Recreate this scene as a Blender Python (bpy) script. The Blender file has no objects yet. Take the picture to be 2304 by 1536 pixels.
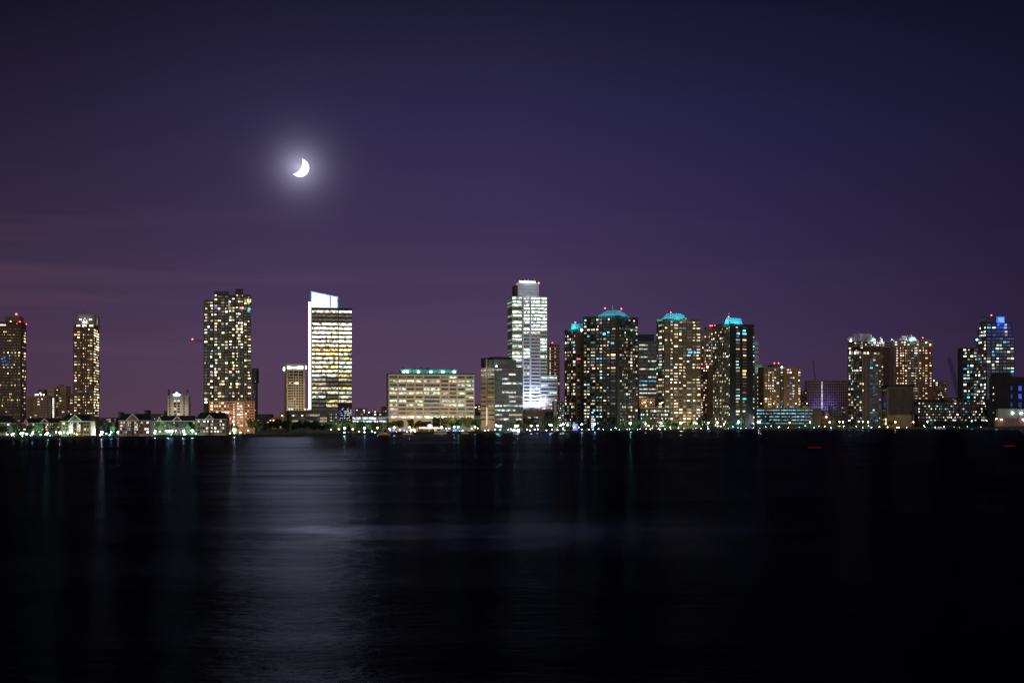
import bpy, math, random
from mathutils import Vector, Matrix
R = math.radians
random.seed(7)
SC = bpy.context.scene
COL = SC.collection

# ---------------------------------------------------------------- camera
H, F, HY, CX = 16.0, 3200.0, 940.0, 1152.0      # eye height (m), focal length and horizon of the 2304 px photograph
cam_d = bpy.data.cameras.new('camera')
cam = bpy.data.objects.new('camera', cam_d); COL.objects.link(cam)
cam.location = (0, 0, H); cam.rotation_euler = (R(90), 0, 0)
cam_d.sensor_width = 36; cam_d.lens = F / 2304 * 36
cam_d.shift_y = (HY - 768) / 2304
cam_d.clip_start = 0.5; cam_d.clip_end = 60000
SC.camera = cam

def X(px, Y): return (px - CX) / F * Y
def Z(py, Y): return H + (HY - py) / F * Y

# ---------------------------------------------------------------- world: night sky over the city
MOON = Vector((X(674.8, 1), 1, (HY - 377.6) / F)).normalized()
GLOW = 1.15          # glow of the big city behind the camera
w = bpy.data.worlds.new('World'); SC.world = w; w.use_nodes = True
nt = w.node_tree; nt.nodes.clear()
def MT(nt, op, a, b=None, c=None, clamp=False):
    n = nt.nodes.new('ShaderNodeMath'); n.operation = op; n.use_clamp = clamp
    for i, v in enumerate((a, b, c)):
        if v is None: continue
        if isinstance(v, (int, float)): n.inputs[i].default_value = v
        else: nt.links.new(v, n.inputs[i])
    return n.outputs[0]
def MXC(nt, mode, fac, a, b):
    n = nt.nodes.new('ShaderNodeMixRGB'); n.blend_type = mode
    for i, v in enumerate((fac, a, b)):
        if isinstance(v, (int, float)): n.inputs[i].default_value = v
        elif isinstance(v, tuple): n.inputs[i].default_value = (*v, 1) if len(v) == 3 else v
        else: nt.links.new(v, n.inputs[i])
    return n.outputs[0]
def RAMP(nt, fac, stops):
    n = nt.nodes.new('ShaderNodeValToRGB'); e = n.color_ramp.elements
    while len(e) < len(stops): e.new(0.5)
    for i, (p, c) in enumerate(stops):
        e[i].position = p; e[i].color = (*c, 1)
    nt.links.new(fac, n.inputs[0]); return n.outputs[0]
tc = nt.nodes.new('ShaderNodeTexCoord'); sep = nt.nodes.new('ShaderNodeSeparateXYZ')
nt.links.new(tc.outputs['Generated'], sep.inputs[0])
dx, dy, dz = sep.outputs
S = lambda r, g, b: tuple(((v / 255 + .055) / 1.055) ** 2.4 if v > 10 else v / 255 / 12.92 for v in (r, g, b))
zz = MT(nt, 'MULTIPLY', dz, 2.5, clamp=True)
sky = RAMP(nt, zz, [(0, S(84, 61, 86)), (.09, S(81, 60, 92)), (.2, S(71, 54, 90)), (.33, S(58, 46, 84)), (.5, S(44, 38, 76)), (.7, S(27, 24, 52)), (1, S(15, 14, 34))])
azr = MT(nt, 'MULTIPLY_ADD', dx, 1.45, 0.5, clamp=True)
az = RAMP(nt, azr, [(0, (.84, .79, .66)), (.22, (.99, .97, .91)), (.5, (1, 1, 1)), (.75, (.62, .66, .76)), (1, (.36, .36, .45))])
sky = MXC(nt, 'MULTIPLY', 1, sky, az)
cor = MT(nt, 'MULTIPLY', MT(nt, 'MULTIPLY_ADD', dx, -2.6, -.35, clamp=True), MT(nt, 'MULTIPLY_ADD', dz, 5, -.35, clamp=True))   # lens vignette put into the sky colour at the upper left
sky = MXC(nt, 'MULTIPLY', cor, sky, (.42, .42, .38))
# thin pink cloud streaks low in the left of the sky
mp = nt.nodes.new('ShaderNodeMapping'); mp.inputs['Scale'].default_value = (2.4, 2.4, 46); mp.inputs['Location'].default_value = (0, 0, .75)
nt.links.new(tc.outputs['Generated'], mp.inputs[0])
nz = nt.nodes.new('ShaderNodeTexNoise'); nz.inputs['Scale'].default_value = 1.6; nz.inputs['Detail'].default_value = 4
nt.links.new(mp.outputs[0], nz.inputs['Vector'])
cl = RAMP(nt, nz.outputs[0], [(.5, (0, 0, 0)), (.68, (1, 1, 1))])
band = RAMP(nt, dz, [(0.0, (.2, .2, .2)), (.075, (.8, .8, .8)), (.11, (1, 1, 1)), (.15, (.15, .15, .15)), (.2, (0, 0, 0))])
lft = RAMP(nt, azr, [(.0, (1, 1, 1)), (.25, (.75, .75, .75)), (.38, (.3, .3, .3)), (.9, (.1, .1, .1))])
cm = MXC(nt, 'MULTIPLY', 1, MXC(nt, 'MULTIPLY', 1, cl, band), lft)
sky = MXC(nt, 'ADD', 1, sky, MXC(nt, 'MULTIPLY', 1, cm, (.021, .009, .011)))
hs = nt.nodes.new('ShaderNodeHueSaturation'); hs.inputs['Saturation'].default_value = .95; nt.links.new(sky, hs.inputs['Color']); sky = hs.outputs[0]
# halo of light scattered in the damp air round the moon
vd = nt.nodes.new('ShaderNodeVectorMath'); vd.operation = 'DISTANCE'
vn = nt.nodes.new('ShaderNodeVectorMath'); vn.operation = 'NORMALIZE'
nt.links.new(tc.outputs['Generated'], vn.inputs[0]); nt.links.new(vn.outputs[0], vd.inputs[0]); vd.inputs[1].default_value = MOON
rr = vd.outputs['Value']
h1 = MT(nt, 'EXPONENT', MT(nt, 'MULTIPLY', rr, -1 / .0080))
h2 = MT(nt, 'EXPONENT', MT(nt, 'MULTIPLY', rr, -1 / .035))
halo = MXC(nt, 'ADD', 1, MXC(nt, 'MULTIPLY', 1, h1, (.52, .51, .70)), MXC(nt, 'MULTIPLY', 1, h2, (.007, .006, .010)))
sky = MXC(nt, 'ADD', 1, sky, halo)
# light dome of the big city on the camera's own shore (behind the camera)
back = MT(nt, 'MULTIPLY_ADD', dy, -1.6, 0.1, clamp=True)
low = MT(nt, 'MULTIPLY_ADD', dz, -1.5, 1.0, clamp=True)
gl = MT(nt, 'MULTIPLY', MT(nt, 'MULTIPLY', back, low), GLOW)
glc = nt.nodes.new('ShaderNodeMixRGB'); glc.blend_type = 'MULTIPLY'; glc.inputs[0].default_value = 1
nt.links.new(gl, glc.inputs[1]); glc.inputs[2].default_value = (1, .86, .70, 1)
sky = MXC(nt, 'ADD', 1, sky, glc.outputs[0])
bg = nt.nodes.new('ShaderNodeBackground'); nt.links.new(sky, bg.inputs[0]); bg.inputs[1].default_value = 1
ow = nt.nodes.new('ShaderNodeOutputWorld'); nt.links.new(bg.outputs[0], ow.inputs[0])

# moonlight: the one sun lamp, from where the moon stands
sl = bpy.data.lights.new('moonlight', 'SUN'); sl.energy = 0.040; sl.angle = R(4); sl.color = (.92, .95, 1)
so = bpy.data.objects.new('moonlight', sl); COL.objects.link(so)
so.rotation_euler = (-MOON).to_track_quat('-Z', 'Y').to_euler()

SC.view_settings.view_transform = 'Standard'; SC.view_settings.look = 'None'
SC.view_settings.exposure = 0; SC.view_settings.gamma = 1
SC.render.engine = 'CYCLES'
cy = SC.cycles
cy.filter_width = 1.4; cy.use_denoising = True; cy.use_light_tree = True
cy.max_bounces = 4; cy.diffuse_bounces = 1; cy.glossy_bounces = 2; cy.transmission_bounces = 2
cy.sample_clamp_indirect = 1.2; cy.caustics_reflective = False; cy.caustics_refractive = False

# ---------------------------------------------------------------- materials
MATS = {}
def pmat(name, col, rough=.8, var=.25, scale=.15, metal=0, spec=.3):
    if name in MATS: return MATS[name]
    m = bpy.data.materials.new(name); m.use_nodes = True; t = m.node_tree
    p = t.nodes['Principled BSDF']; p.inputs['Roughness'].default_value = rough; p.inputs['Metallic'].default_value = metal
    p.inputs['Specular IOR Level'].default_value = spec
    g = t.nodes.new('ShaderNodeNewGeometry')
    n = t.nodes.new('ShaderNodeTexNoise'); n.inputs['Scale'].default_value = scale; n.inputs['Detail'].default_value = 5
    t.links.new(g.outputs['Position'], n.inputs['Vector'])
    lo = tuple(c * (1 - var) for c in col); hi = tuple(min(.9, c * (1 + var)) for c in col)
    c = RAMP(t, n.outputs[0], [(.3, lo), (.7, hi)])
    t.links.new(c, p.inputs['Base Color'])
    MATS[name] = m; return m
def emat(col, st, office=False, cname=''):
    key = ('E', col, st, office)
    if key in MATS: return MATS[key]
    m = bpy.data.materials.new('lit_glass_' + cname); m.use_nodes = True; t = m.node_tree
    p = t.nodes['Principled BSDF']; p.inputs['Base Color'].default_value = (.02, .02, .025, 1); p.inputs['Roughness'].default_value = .2
    p.inputs['Emission Color'].default_value = (*col, 1)
    g = t.nodes.new('ShaderNodeNewGeometry')
    n = t.nodes.new('ShaderNodeTexNoise'); n.inputs['Detail'].default_value = 2
    n.inputs['Scale'].default_value = .33 if office else .45
    t.links.new(g.outputs['Position'], n.inputs['Vector'])
    a = RAMP(t, n.outputs[0], [(.36, (.12,) * 3), (.5, (.85,) * 3), (.62, (1.5,) * 3)] if office else [(.3, (.4,) * 3), (.65, (1.35,) * 3)])
    t.links.new(MT(t, 'MULTIPLY', a, st), p.inputs['Emission Strength'])
    try: m.cycles.emission_sampling = 'FRONT' if office and st > .5 else 'NONE'
    except Exception: pass
    MATS[key] = m; return m
def lampmat(col, st):
    key = ('L', col, st)
    if key in MATS: return MATS[key]
    m = bpy.data.materials.new('lamp_glow'); m.use_nodes = True; t = m.node_tree
    p = t.nodes['Principled BSDF']; p.inputs['Base Color'].default_value = (.5, .5, .5, 1)
    p.inputs['Emission Color'].default_value = (*col, 1); p.inputs['Emission Strength'].default_value = st
    MATS[key] = m; return m
CC = dict(W=(1, .72, .40), Y=(1, .78, .28), P=(1, .86, .62), C=(.82, .95, 1), G=(.80, 1, .82), A=(.08, .62, .95), B=(.04, .12, 1),
          O=(1, .45, .15), K=(1, .62, .5), R=(1, .06, .05), V=(.35, .03, 1), T=(.05, .55, .42), L=(.95, .97, 1))
CN = dict(W='warm', Y='yellow', P='pale', C='cool', G='greenish', A='aqua', B='blue', O='orange', K='pinkish', R='red', V='violet', T='teal', L='white')
GLASS = pmat('dark_glass', (.012, .014, .018), .18, .3, .4, spec=.5)
METAL = pmat('dark_metal', (.03, .03, .035), .5)
WHITE = pmat('white_paint', (.75, .74, .72), .6, .08)
def wall(name, col, var=.2): return pmat(name + '_wall', col, .85, var, .12)

# ---------------------------------------------------------------- mesh helpers
class MB:
    def __init__(s): s.v = []; s.f = []; s.mi = []
    def quad(s, a, b, c, d, mi=0):
        i = len(s.v); s.v += [a, b, c, d]; s.f.append((i, i + 1, i + 2, i + 3)); s.mi.append(mi)
    def poly(s, pts, mi=0):
        i = len(s.v); s.v += pts; s.f.append(tuple(range(i, i + len(pts)))); s.mi.append(mi)
    def box(s, x0, x1, y0, y1, z0, z1, mi=0):
        s.frustum((x0, x1, y0, y1), z0, (x0, x1, y0, y1), z1, mi)
    def frustum(s, a, z0, b, z1, mi=0):
        i = len(s.v)
        for (x0, x1, y0, y1), z in ((a, z0), (b, z1)):
            s.v += [(x0, y0, z), (x1, y0, z), (x1, y1, z), (x0, y1, z)]
        for f in ((3, 2, 1, 0), (4, 5, 6, 7), (0, 1, 5, 4), (1, 2, 6, 5), (2, 3, 7, 6), (3, 0, 4, 7)):
            s.f.append(tuple(i + k for k in f)); s.mi.append(mi)
    def prism(s, pts, y0, y1, mi=0):          # pts: (x, z) outline seen from -y, counter-clockwise
        n = len(pts); i = len(s.v)
        s.v += [(x, y0, z) for x, z in pts] + [(x, y1, z) for x, z in pts]
        s.f.append(tuple(i + k for k in range(n))); s.f.append(tuple(i + n + k for k in reversed(range(n))))
        for k in range(n):
            j = (k + 1) % n
            s.f.append((i + j, i + k, i + n + k, i + n + j))
        s.mi += [mi] * (n + 2)
    def tube(s, a, b, r0, r1=None, n=6, mi=0):
        r1 = r0 if r1 is None else r1
        a, b = Vector(a), Vector(b); d = (b - a).normalized()
        u = d.orthogonal().normalized(); v = d.cross(u); i = len(s.v)
        for c, r in ((a, r0), (b, r1)):
            for k in range(n):
                t = 2 * math.pi * k / n
                s.v.append(tuple(c + (u * math.cos(t) + v * math.sin(t)) * r))
        for k in range(n):
            j = (k + 1) % n; s.f.append((i + k, i + j, i + n + j, i + n + k)); s.mi.append(mi)
        s.f.append(tuple(i + k for k in reversed(range(n)))); s.f.append(tuple(i + n + k for k in range(n))); s.mi += [mi, mi]
    def ball(s, c, r, nu=8, nv=5, sx=1, sy=1, sz=1, half=False, mi=0):
        i = len(s.v); lo = 0 if half else -math.pi / 2
        for a in range(nv + 1):
            t = lo + (math.pi / 2 - lo) * a / nv
            for k in range(nu):
                p = 2 * math.pi * k / nu
                s.v.append((c[0] + r * sx * math.cos(t) * math.cos(p), c[1] + r * sy * math.cos(t) * math.sin(p), c[2] + r * sz * math.sin(t)))
        for a in range(nv):
            for k in range(nu):
                j = (k + 1) % nu
                s.f.append((i + a * nu + k, i + a * nu + j, i + (a + 1) * nu + j, i + (a + 1) * nu + k)); s.mi.append(mi)
    def mesh(s, name, mats):
        m = bpy.data.meshes.new(name); m.from_pydata([tuple(v) for v in s.v], [], s.f)
        for q in (mats if isinstance(mats, (list, tuple)) else [mats]): m.materials.append(q)
        m.polygons.foreach_set('material_index', s.mi); m.validate(); m.update(); return m
    def build(s, name, mats, parent=None, **k):
        return link(name, s.mesh(name, mats), parent, **k)
def link(name, data, parent=None, loc=(0, 0, 0), rz=0, **props):
    o = bpy.data.objects.new(name, data); COL.objects.link(o)
    o.location = loc; o.rotation_euler = (0, 0, rz); o.parent = parent
    for k, v in props.items(): o[k] = v
    return o
def thing(name, label, cat, loc, rz=0, group=None):
    o = link(name, None, None, loc, rz, label=label, category=cat)
    o.empty_display_size = 1
    if group: o['group'] = group
    return o
def tag(o, label, cat, group=None):
    o['label'] = label; o['category'] = cat
    if group: o['group'] = group
    return o
def spot(parent, loc, target, col, power, angle=60, blend=.8, size=1.0):
    l = bpy.data.lights.new('flood_or_fill_beam', 'SPOT'); l.energy = power; l.color = col; l.spot_size = R(angle); l.spot_blend = blend
    l.shadow_soft_size = size
    o = bpy.data.objects.new('flood_or_fill_beam', l); COL.objects.link(o); o.parent = parent
    o.location = loc; o.rotation_euler = (Vector(target) - Vector(loc)).to_track_quat('-Z', 'Y').to_euler()
    return o

# ---------------------------------------------------------------- setting: water, land, seawall
LAND = 1.5
WREF = (.135, .135, .18)      # waves hide most of the mirror at this flat angle
SHORE = [(-500, 995), (0, 988), (330, 984.5), (580, 981.5), (760, 979), (950, 977), (1180, 973.5), (1400, 970.8), (1590, 968.8), (1730, 967), (2000, 965.6), (2304, 964.5), (2900, 962.5)]
def shoreY(px):
    for (a, ya), (b, yb) in zip(SHORE, SHORE[1:]):
        if px <= b:
            y = ya + (yb - ya) * (px - a) / (b - a); break
    return H * F / (y - HY)
sp = []
for i in range(60):
    px = -500 + 3400 * i / 59; Y = shoreY(px); sp.append((X(px, Y), Y))
m = bpy.data.materials.new('river_water'); m.use_nodes = True; t = m.node_tree; t.nodes.clear()
g = t.nodes.new('ShaderNodeNewGeometry')
n1 = t.nodes.new('ShaderNodeTexNoise'); n1.inputs['Scale'].default_value = .7; n1.inputs['Detail'].default_value = 5; n1.inputs['Roughness'].default_value = .62
n2 = t.nodes.new('ShaderNodeTexNoise'); n2.inputs['Scale'].default_value = 1; n2.inputs['Detail'].default_value = 4
mp1 = t.nodes.new('ShaderNodeMapping'); mp1.inputs['Scale'].default_value = (.35, .8, 1)
mp2 = t.nodes.new('ShaderNodeMapping'); mp2.inputs['Scale'].default_value = (.0016, .009, 1)
t.links.new(g.outputs['Position'], mp1.inputs[0]); t.links.new(mp1.outputs[0], n1.inputs['Vector'])
t.links.new(g.outputs['Position'], mp2.inputs[0]); t.links.new(mp2.outputs[0], n2.inputs['Vector'])
wind = RAMP(t, n2.outputs[0], [(.25, (0, 0, 0)), (.75, (1, 1, 1))])          # lanes of calmer and rougher water
sy = t.nodes.new('ShaderNodeSeparateXYZ'); t.links.new(g.outputs['Position'], sy.inputs[0])
n3 = t.nodes.new('ShaderNodeTexNoise'); n3.inputs['Scale'].default_value = .035; n3.inputs['Detail'].default_value = 5
t.links.new(g.outputs['Position'], n3.inputs['Vector'])
wob = MT(t, 'ADD', MT(t, 'MULTIPLY_ADD', n2.outputs[0], 60, sy.outputs[1]), MT(t, 'MULTIPLY_ADD', n3.outputs[0], 44, -22))
ext = MT(t, 'EXPONENT', MT(t, 'MULTIPLY', MT(t, 'POWER', MT(t, 'MULTIPLY', sy.outputs[0], 1 / 36), 4), -1))
slick = MT(t, 'EXPONENT', MT(t, 'MULTIPLY', MT(t, 'POWER', MT(t, 'MULTIPLY_ADD', wob, 1 / 19, -234 / 19), 2), -1))
slick = MT(t, 'MULTIPLY', MT(t, 'MULTIPLY', slick, ext), RAMP(t, n3.outputs[0], [(.38, (.1,) * 3), (.62, (1,) * 3)]))   # long slick of calmer water, its brighter glint put into the gloss colour
rough = MT(t, 'MULTIPLY_ADD', slick, -.02, MT(t, 'MULTIPLY_ADD', wind, .13, .168))
dif = t.nodes.new('ShaderNodeBsdfDiffuse'); dif.inputs[0].default_value = (.0015, .0018, .004, 1)
glo = t.nodes.new('ShaderNodeBsdfGlossy'); n4 = t.nodes.new('ShaderNodeTexNoise'); n4.inputs['Scale'].default_value = 1; n4.inputs['Detail'].default_value = 9; n4.inputs['Roughness'].default_value = .68
mp4 = t.nodes.new('ShaderNodeMapping'); mp4.inputs['Scale'].default_value = (.012, .045, 1)
t.links.new(g.outputs['Position'], mp4.inputs[0]); t.links.new(mp4.outputs[0], n4.inputs['Vector'])
chop = RAMP(t, n4.outputs[0], [(.3, (.25,) * 3), (.7, (1,) * 3)])            # choppier streaks hide more of the mirror
t.links.new(MXC(t, 'MULTIPLY', 1, MXC(t, 'MULTIPLY', 1, RAMP(t, slick, [(0, (.12,) * 3), (1, (.62,) * 3)]), chop), (.52, .54, .78)), glo.inputs[0]); t.links.new(rough, glo.inputs['Roughness'])
bp = t.nodes.new('ShaderNodeBump'); bp.inputs['Strength'].default_value = .8; bp.inputs['Distance'].default_value = .3
t.links.new(n1.outputs[0], bp.inputs['Height']); t.links.new(bp.outputs[0], glo.inputs['Normal'])
fr = t.nodes.new('ShaderNodeFresnel'); fr.inputs[0].default_value = 1.33
mxs = t.nodes.new('ShaderNodeMixShader'); t.links.new(fr.outputs[0], mxs.inputs[0]); t.links.new(dif.outputs[0], mxs.inputs[1]); t.links.new(glo.outputs[0], mxs.inputs[2])
out = t.nodes.new('ShaderNodeOutputMaterial'); t.links.new(mxs.outputs[0], out.inputs[0])
WATER = m
b = MB(); b.quad((-6000, -3000, 0), (6000, -3000, 0), (6000, 9000, 0), (-6000, 9000, 0))
b.build('river_water', WATER, kind='structure')

m = pmat('dark_ground', (.035, .045, .025), .9, .5, .05)
b = MB()
for (xa, ya), (xb, yb) in zip(sp, sp[1:]):
    b.quad((xa, ya, LAND), (xb, yb, LAND), (xb * 14000 / yb * .9, 14000, LAND), (xa * 14000 / ya * .9, 14000, LAND))
b.build('ground', m, kind='structure')
STONE = pmat('seawall_stone', (.045, .045, .05), .9, .35, .4)
b = MB()
for (xa, ya), (xb, yb) in zip(sp, sp[1:]):
    d = Vector((xb - xa, yb - ya, 0)).normalized(); n = Vector((-d.y, d.x, 0)) * .9
    A = [(xa, ya), (xb, yb), (xb + n.x, yb + n.y), (xa + n.x, ya + n.y)]
    for z0, z1 in ((-1.0, LAND + .35),):
        i = len(b.v); b.v += [(x, y, z0) for x, y in A] + [(x, y, z1) for x, y in A]
        for f in ((4, 5, 6, 7), (0, 1, 5, 4), (2, 3, 7, 6)): b.f.append(tuple(i + k for k in f)); b.mi.append(0)
tag(b.build('seawall', STONE), 'long dark stone seawall along the whole far shore', 'seawall')

# ---------------------------------------------------------------- moon
def moon():
    D = 30000.0; Rm = 20.2 / F * D; c = MOON * D + Vector((0, 0, H))
    bm = MB(); N, K = 40, 8
    ax = Vector((.87, -.49)); pr = Vector((.49, .87))       # towards the bright limb, and across (image x right, y up)
    hx, ic, ir = -.31, -1.17, 1.28
    a0 = math.acos(hx); rows = []
    for i in range(N + 1):
        t = -a0 + 2 * a0 * i / N
        o = Vector((math.cos(t), math.sin(t)))
        s = math.asin(math.sin(a0) / ir); q = -s + 2 * s * i / N
        n = Vector((ic + ir * math.cos(q), ir * math.sin(q)))
        rows.append([o.lerp(n, k / K) for k in range(K + 1)])
    right = MOON.cross(Vector((0, 0, 1))).normalized(); up = right.cross(MOON).normalized()
    def P(v, front):
        e = ax * v.x + pr * v.y
        dep = math.sqrt(max(0, 1.0 - v.length_squared)) if front else -.15
        return tuple((right * e.x + up * e.y - MOON * dep) * Rm)
    for fr in (True, False):
        for i in range(N):
            for k in range(K):
                q = [rows[i][k], rows[i + 1][k], rows[i + 1][k + 1], rows[i][k + 1]]
                bm.quad(*[P(v, fr) for v in (q if fr else q[::-1])])
    for i in range(N):
        for k in (0, K):
            bm.quad(P(rows[i][k], True), P(rows[i][k], False), P(rows[i + 1][k], False), P(rows[i + 1][k], True))
    mt = lampmat((.98, .98, 1), 1.6).copy(); mt.name = 'moon_glow'
    try: mt.cycles.emission_sampling = 'NONE'
    except Exception: pass
    o = bm.build('moon', mt, loc=c); tag(o, 'bright white crescent moon with its horns to the upper left', 'moon')
moon()

# ---------------------------------------------------------------- buildings
class Bld:
    def __init__(s, name, label, pC, Y, phi=0, pR=None, pL=None, pE=None, w=None, d=None, cat='building', group=None):
        s.pC, s.Y, s.phi = pC, Y, R(phi); s.Xc = X(pC, Y)
        s.ux = (math.cos(s.phi), math.sin(s.phi)); s.vy = (-math.sin(s.phi), math.cos(s.phi))
        s.root = thing(name, label, cat, (s.Xc, Y, LAND), s.phi, group)
        s.wins = []
        s.w = w if w else s.r(pR)
        s.d = d if d else (s.l(pL) if pL is not None else s.e(pE))
        if s.d < 4 or s.d > 140: print('DEPTH?', name, label, round(s.d, 1))
        s.fl = None
    def _t(s, px, ox, oy, dv):
        k = px - CX
        return (k * oy - F * ox) / (F * dv[0] - k * dv[1])
    def r(s, px, y=0): return s._t(px, s.Xc + y * s.vy[0], s.Y + y * s.vy[1], s.ux)
    def l(s, px, x=0): return s._t(px, s.Xc + x * s.ux[0], s.Y + x * s.ux[1], s.vy)
    def e(s, px): return s._t(px, s.Xc + s.w * s.ux[0], s.Y + s.w * s.ux[1], s.vy)
    def z(s, py): return Z(py, s.Y) - LAND
    def part(s, mb, name, mat, parent=None, **k): return mb.build(name, mat, parent or s.root, **k)
    def box(s, name, mat, z0, z1, x0=0, x1=None, y0=0, y1=None, **k):
        m = MB(); m.box(x0, s.w if x1 is None else x1, y0, s.d if y1 is None else y1, z0, z1); return s.part(m, name, mat, **k)
    def win(s, face, off, u0, u1, z0, z1, nz, pat, p=.35, pal='WWPPYC', hf=.55, dim=.35, st=1.0, office=False, dimpal='WPTC', skip=0, rowp=None):
        if isinstance(pat, int): pat = [.4, 1, .4, .0] * 0 + [.35, 1] * pat + [.35]
        tot = sum(pat); k = (u1 - u0) / tot; cols = []; u = u0
        for i, q in enumerate(pat):
            if i % 2: cols.append((u, u + q * k))
            u += q * k
        cp = [random.uniform(.55, 1.45) for _ in cols]
        dzr = (z1 - z0) / nz
        for j in range(nz):
            zc = z1 - (j + .5) * dzr
            rp = 1 if rowp is None else rowp[j % len(rowp)]
            for c, (a, e) in enumerate(cols):
                if random.random() < skip: continue
                q = random.random()
                if q < min(.97, 1.2 * p * cp[c] * rp) if p < .9 else q < p * rp:
                    cn = random.choice(pal); f = random.choice((.2, .4, .6, .85, 1, 1.3, 1.6, 2.6)) if not office else random.choice((.6, .8, 1, 1.2))
                    mat = emat(CC[cn], round(st * f, 2), office, CN[cn]); pr = 2 + f * .1
                elif random.random() < dim:
                    cn = random.choice(dimpal); mat = emat(CC[cn], random.choice((.02, .04, .08)), office, CN[cn]); pr = 1
                else: mat = GLASS; pr = 0
                wf, hh, sh = (1, 1, 0) if pr < 2 or office else (random.choice((.5, .7, .85, 1, 1, 1)), random.choice((.75, 1, 1)), random.choice((-.5, .5)))
                s.wins.append((pr + random.random() * .01, face, off, (a + e) / 2 + sh * (1 - wf) * (e - a), zc, (e - a) * wf, dzr * hf * hh, mat))
    def one(s, face, off, u, z, w, h, cn, st=1.0, office=False):
        s.wins.append((9, face, off, u, z, w, h, emat(CC[cn], st, office, CN[cn])))
    def finish(s, keep=100):
        s.wins.sort(key=lambda q: -q[0])
        cache = {}
        for (pr, face, off, u, z, w, h, mat) in s.wins[:keep]:
            key = (round(w, 2), round(h, 2), mat.name)
            if key not in cache:
                m = MB(); m.box(-w / 2, w / 2, -.12, .02, -h / 2, h / 2); cache[key] = m.mesh('window', mat)
            loc = (u, off, z) if face == 'R' else (off, u, z)
            link('window', cache[key], s.root, loc, {'R': 0, 'L': R(-90), 'E': R(90)}[face])
        rest = s.wins[keep:]
        if rest:
            m = MB(); mats = []
            for (pr, face, off, u, z, w, h, mat) in rest:
                if mat not in mats: mats.append(mat)
                i = mats.index(mat)
                if face == 'R': m.box(u - w / 2, u + w / 2, off - .12, off + .02, z - h / 2, z + h / 2, i)
                elif face == 'L': m.box(off - .12, off + .02, u - w / 2, u + w / 2, z - h / 2, z + h / 2, i)
                else: m.box(off - .02, off + .12, u - w / 2, u + w / 2, z - h / 2, z + h / 2, i)
            m.build('window', mats, s.root, kind='stuff')
    def bands(s, face, off, u0, u1, zs, h, mat, proud=.35, name='ledge'):
        m = MB()
        for z in zs:
            if face == 'R': m.box(u0, u1, off - proud, off + .05, z - h / 2, z + h / 2)
            elif face == 'L': m.box(off - proud, off + .05, u0, u1, z - h / 2, z + h / 2)
            else: m.box(off - .05, off + proud, u0, u1, z - h / 2, z + h / 2)
        return s.part(m, name, mat)
    def piers(s, face, off, us, wd, z0, z1, mat, proud=.5, name='pier'):
        m = MB()
        for u in us:
            if face == 'R': m.box(u - wd / 2, u + wd / 2, off - proud, off + .05, z0, z1)
            elif face == 'L': m.box(off - proud, off + .05, u - wd / 2, u + wd / 2, z0, z1)
            else: m.box(off - .05, off + proud, u - wd / 2, u + wd / 2, z0, z1)
        return s.part(m, name, mat)
    def beacon(s, x, y, z, r=.9, col='R', st=9, post=2.0, name='beacon'):
        m = MB(); m.ball((x, y, z + post), r, 8, 5, mi=0); m.tube((x, y, z - .3), (x, y, z + post - r * .5), .15, mi=1)
        return s.part(m, name, [lampmat(CC[col], st), METAL])
    def mast(s, x, y, z0, z1, r=.18, mat=None, name='antenna'):
        m = MB(); m.tube((x, y, z0), (x, y, z1), r, r * .6); return s.part(m, name, mat or METAL)
def rows(z0, z1, n): return [z0 + (z1 - z0) * (i + .5) / n for i in range(n)]
def lines(z0, z1, n): return [z0 + (z1 - z0) * i / n for i in range(n + 1)]

# ---- dark brown tower at the left edge of the picture
b = Bld('apartment_tower', 'dark brown glass tower cut by the left edge, red lights on its roof', -34, 1260, 9.5, pR=48.5, pE=59)
wm = wall('brown', (.07, .036, .022)); zt = b.z(726)
b.box('wall', wm, 0, zt)
b.win('R', 0, .8, b.w - .8, 3, zt - 4, 35, [.6, 1.4, .2, 1.4] * 9 + [.6], .13, 'YYPYWY', .5, rowp=[.3, 1, 2.2, .2, 1.5, .1, .1, .1, 1.6, .8, .1], dimpal='WWYO')
b.win('E', b.w, .8, b.d - .8, 3, zt - 4, 35, [.5, 1, .5, 1.4, .5], .3, 'YYW', .6)
b.bands('R', 0, 0, b.w, lines(2, zt - 3, 35), .35, pmat('tan_trim', (.13, .10, .075)), .3)
b.bands('E', b.w, 0, b.d, lines(2, zt - 3, 35), .3, pmat('brown_trim', (.13, .06, .035)), .3)
for q in range(14): b.one('R', 0, b.r(random.uniform(2, 26)), b.z(random.uniform(802, 822)), .9, .9, random.choice('BBA'), 1.2)
for u in (b.r(2), b.r(8)): b.one('R', 0, u, zt - 1.8, 4, 1.3, 'K', 2)
b.box('penthouse', wall('grey_brown', (.12, .09, .085)), zt - .5, b.z(710), b.r(10), b.r(43), 4, b.d - 2)
b.box('roof_edge', wm, zt - .2, zt + .9, -.3, b.w + .3, -.3, b.d + .3)
b.beacon(b.r(34), 6, b.z(710)); b.beacon(b.r(44.5), .5, zt - 1, .8)
b.beacon(b.r(38), .3, zt - 2.2, .5); b.beacon(b.r(54), b.d * .5, zt - 2, .5)
m = MB(); m.ball((b.r(22), 4, zt + 1.6), .6); b.part(m, 'roof_lamp', lampmat(CC['L'], 3))
b.finish()

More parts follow.
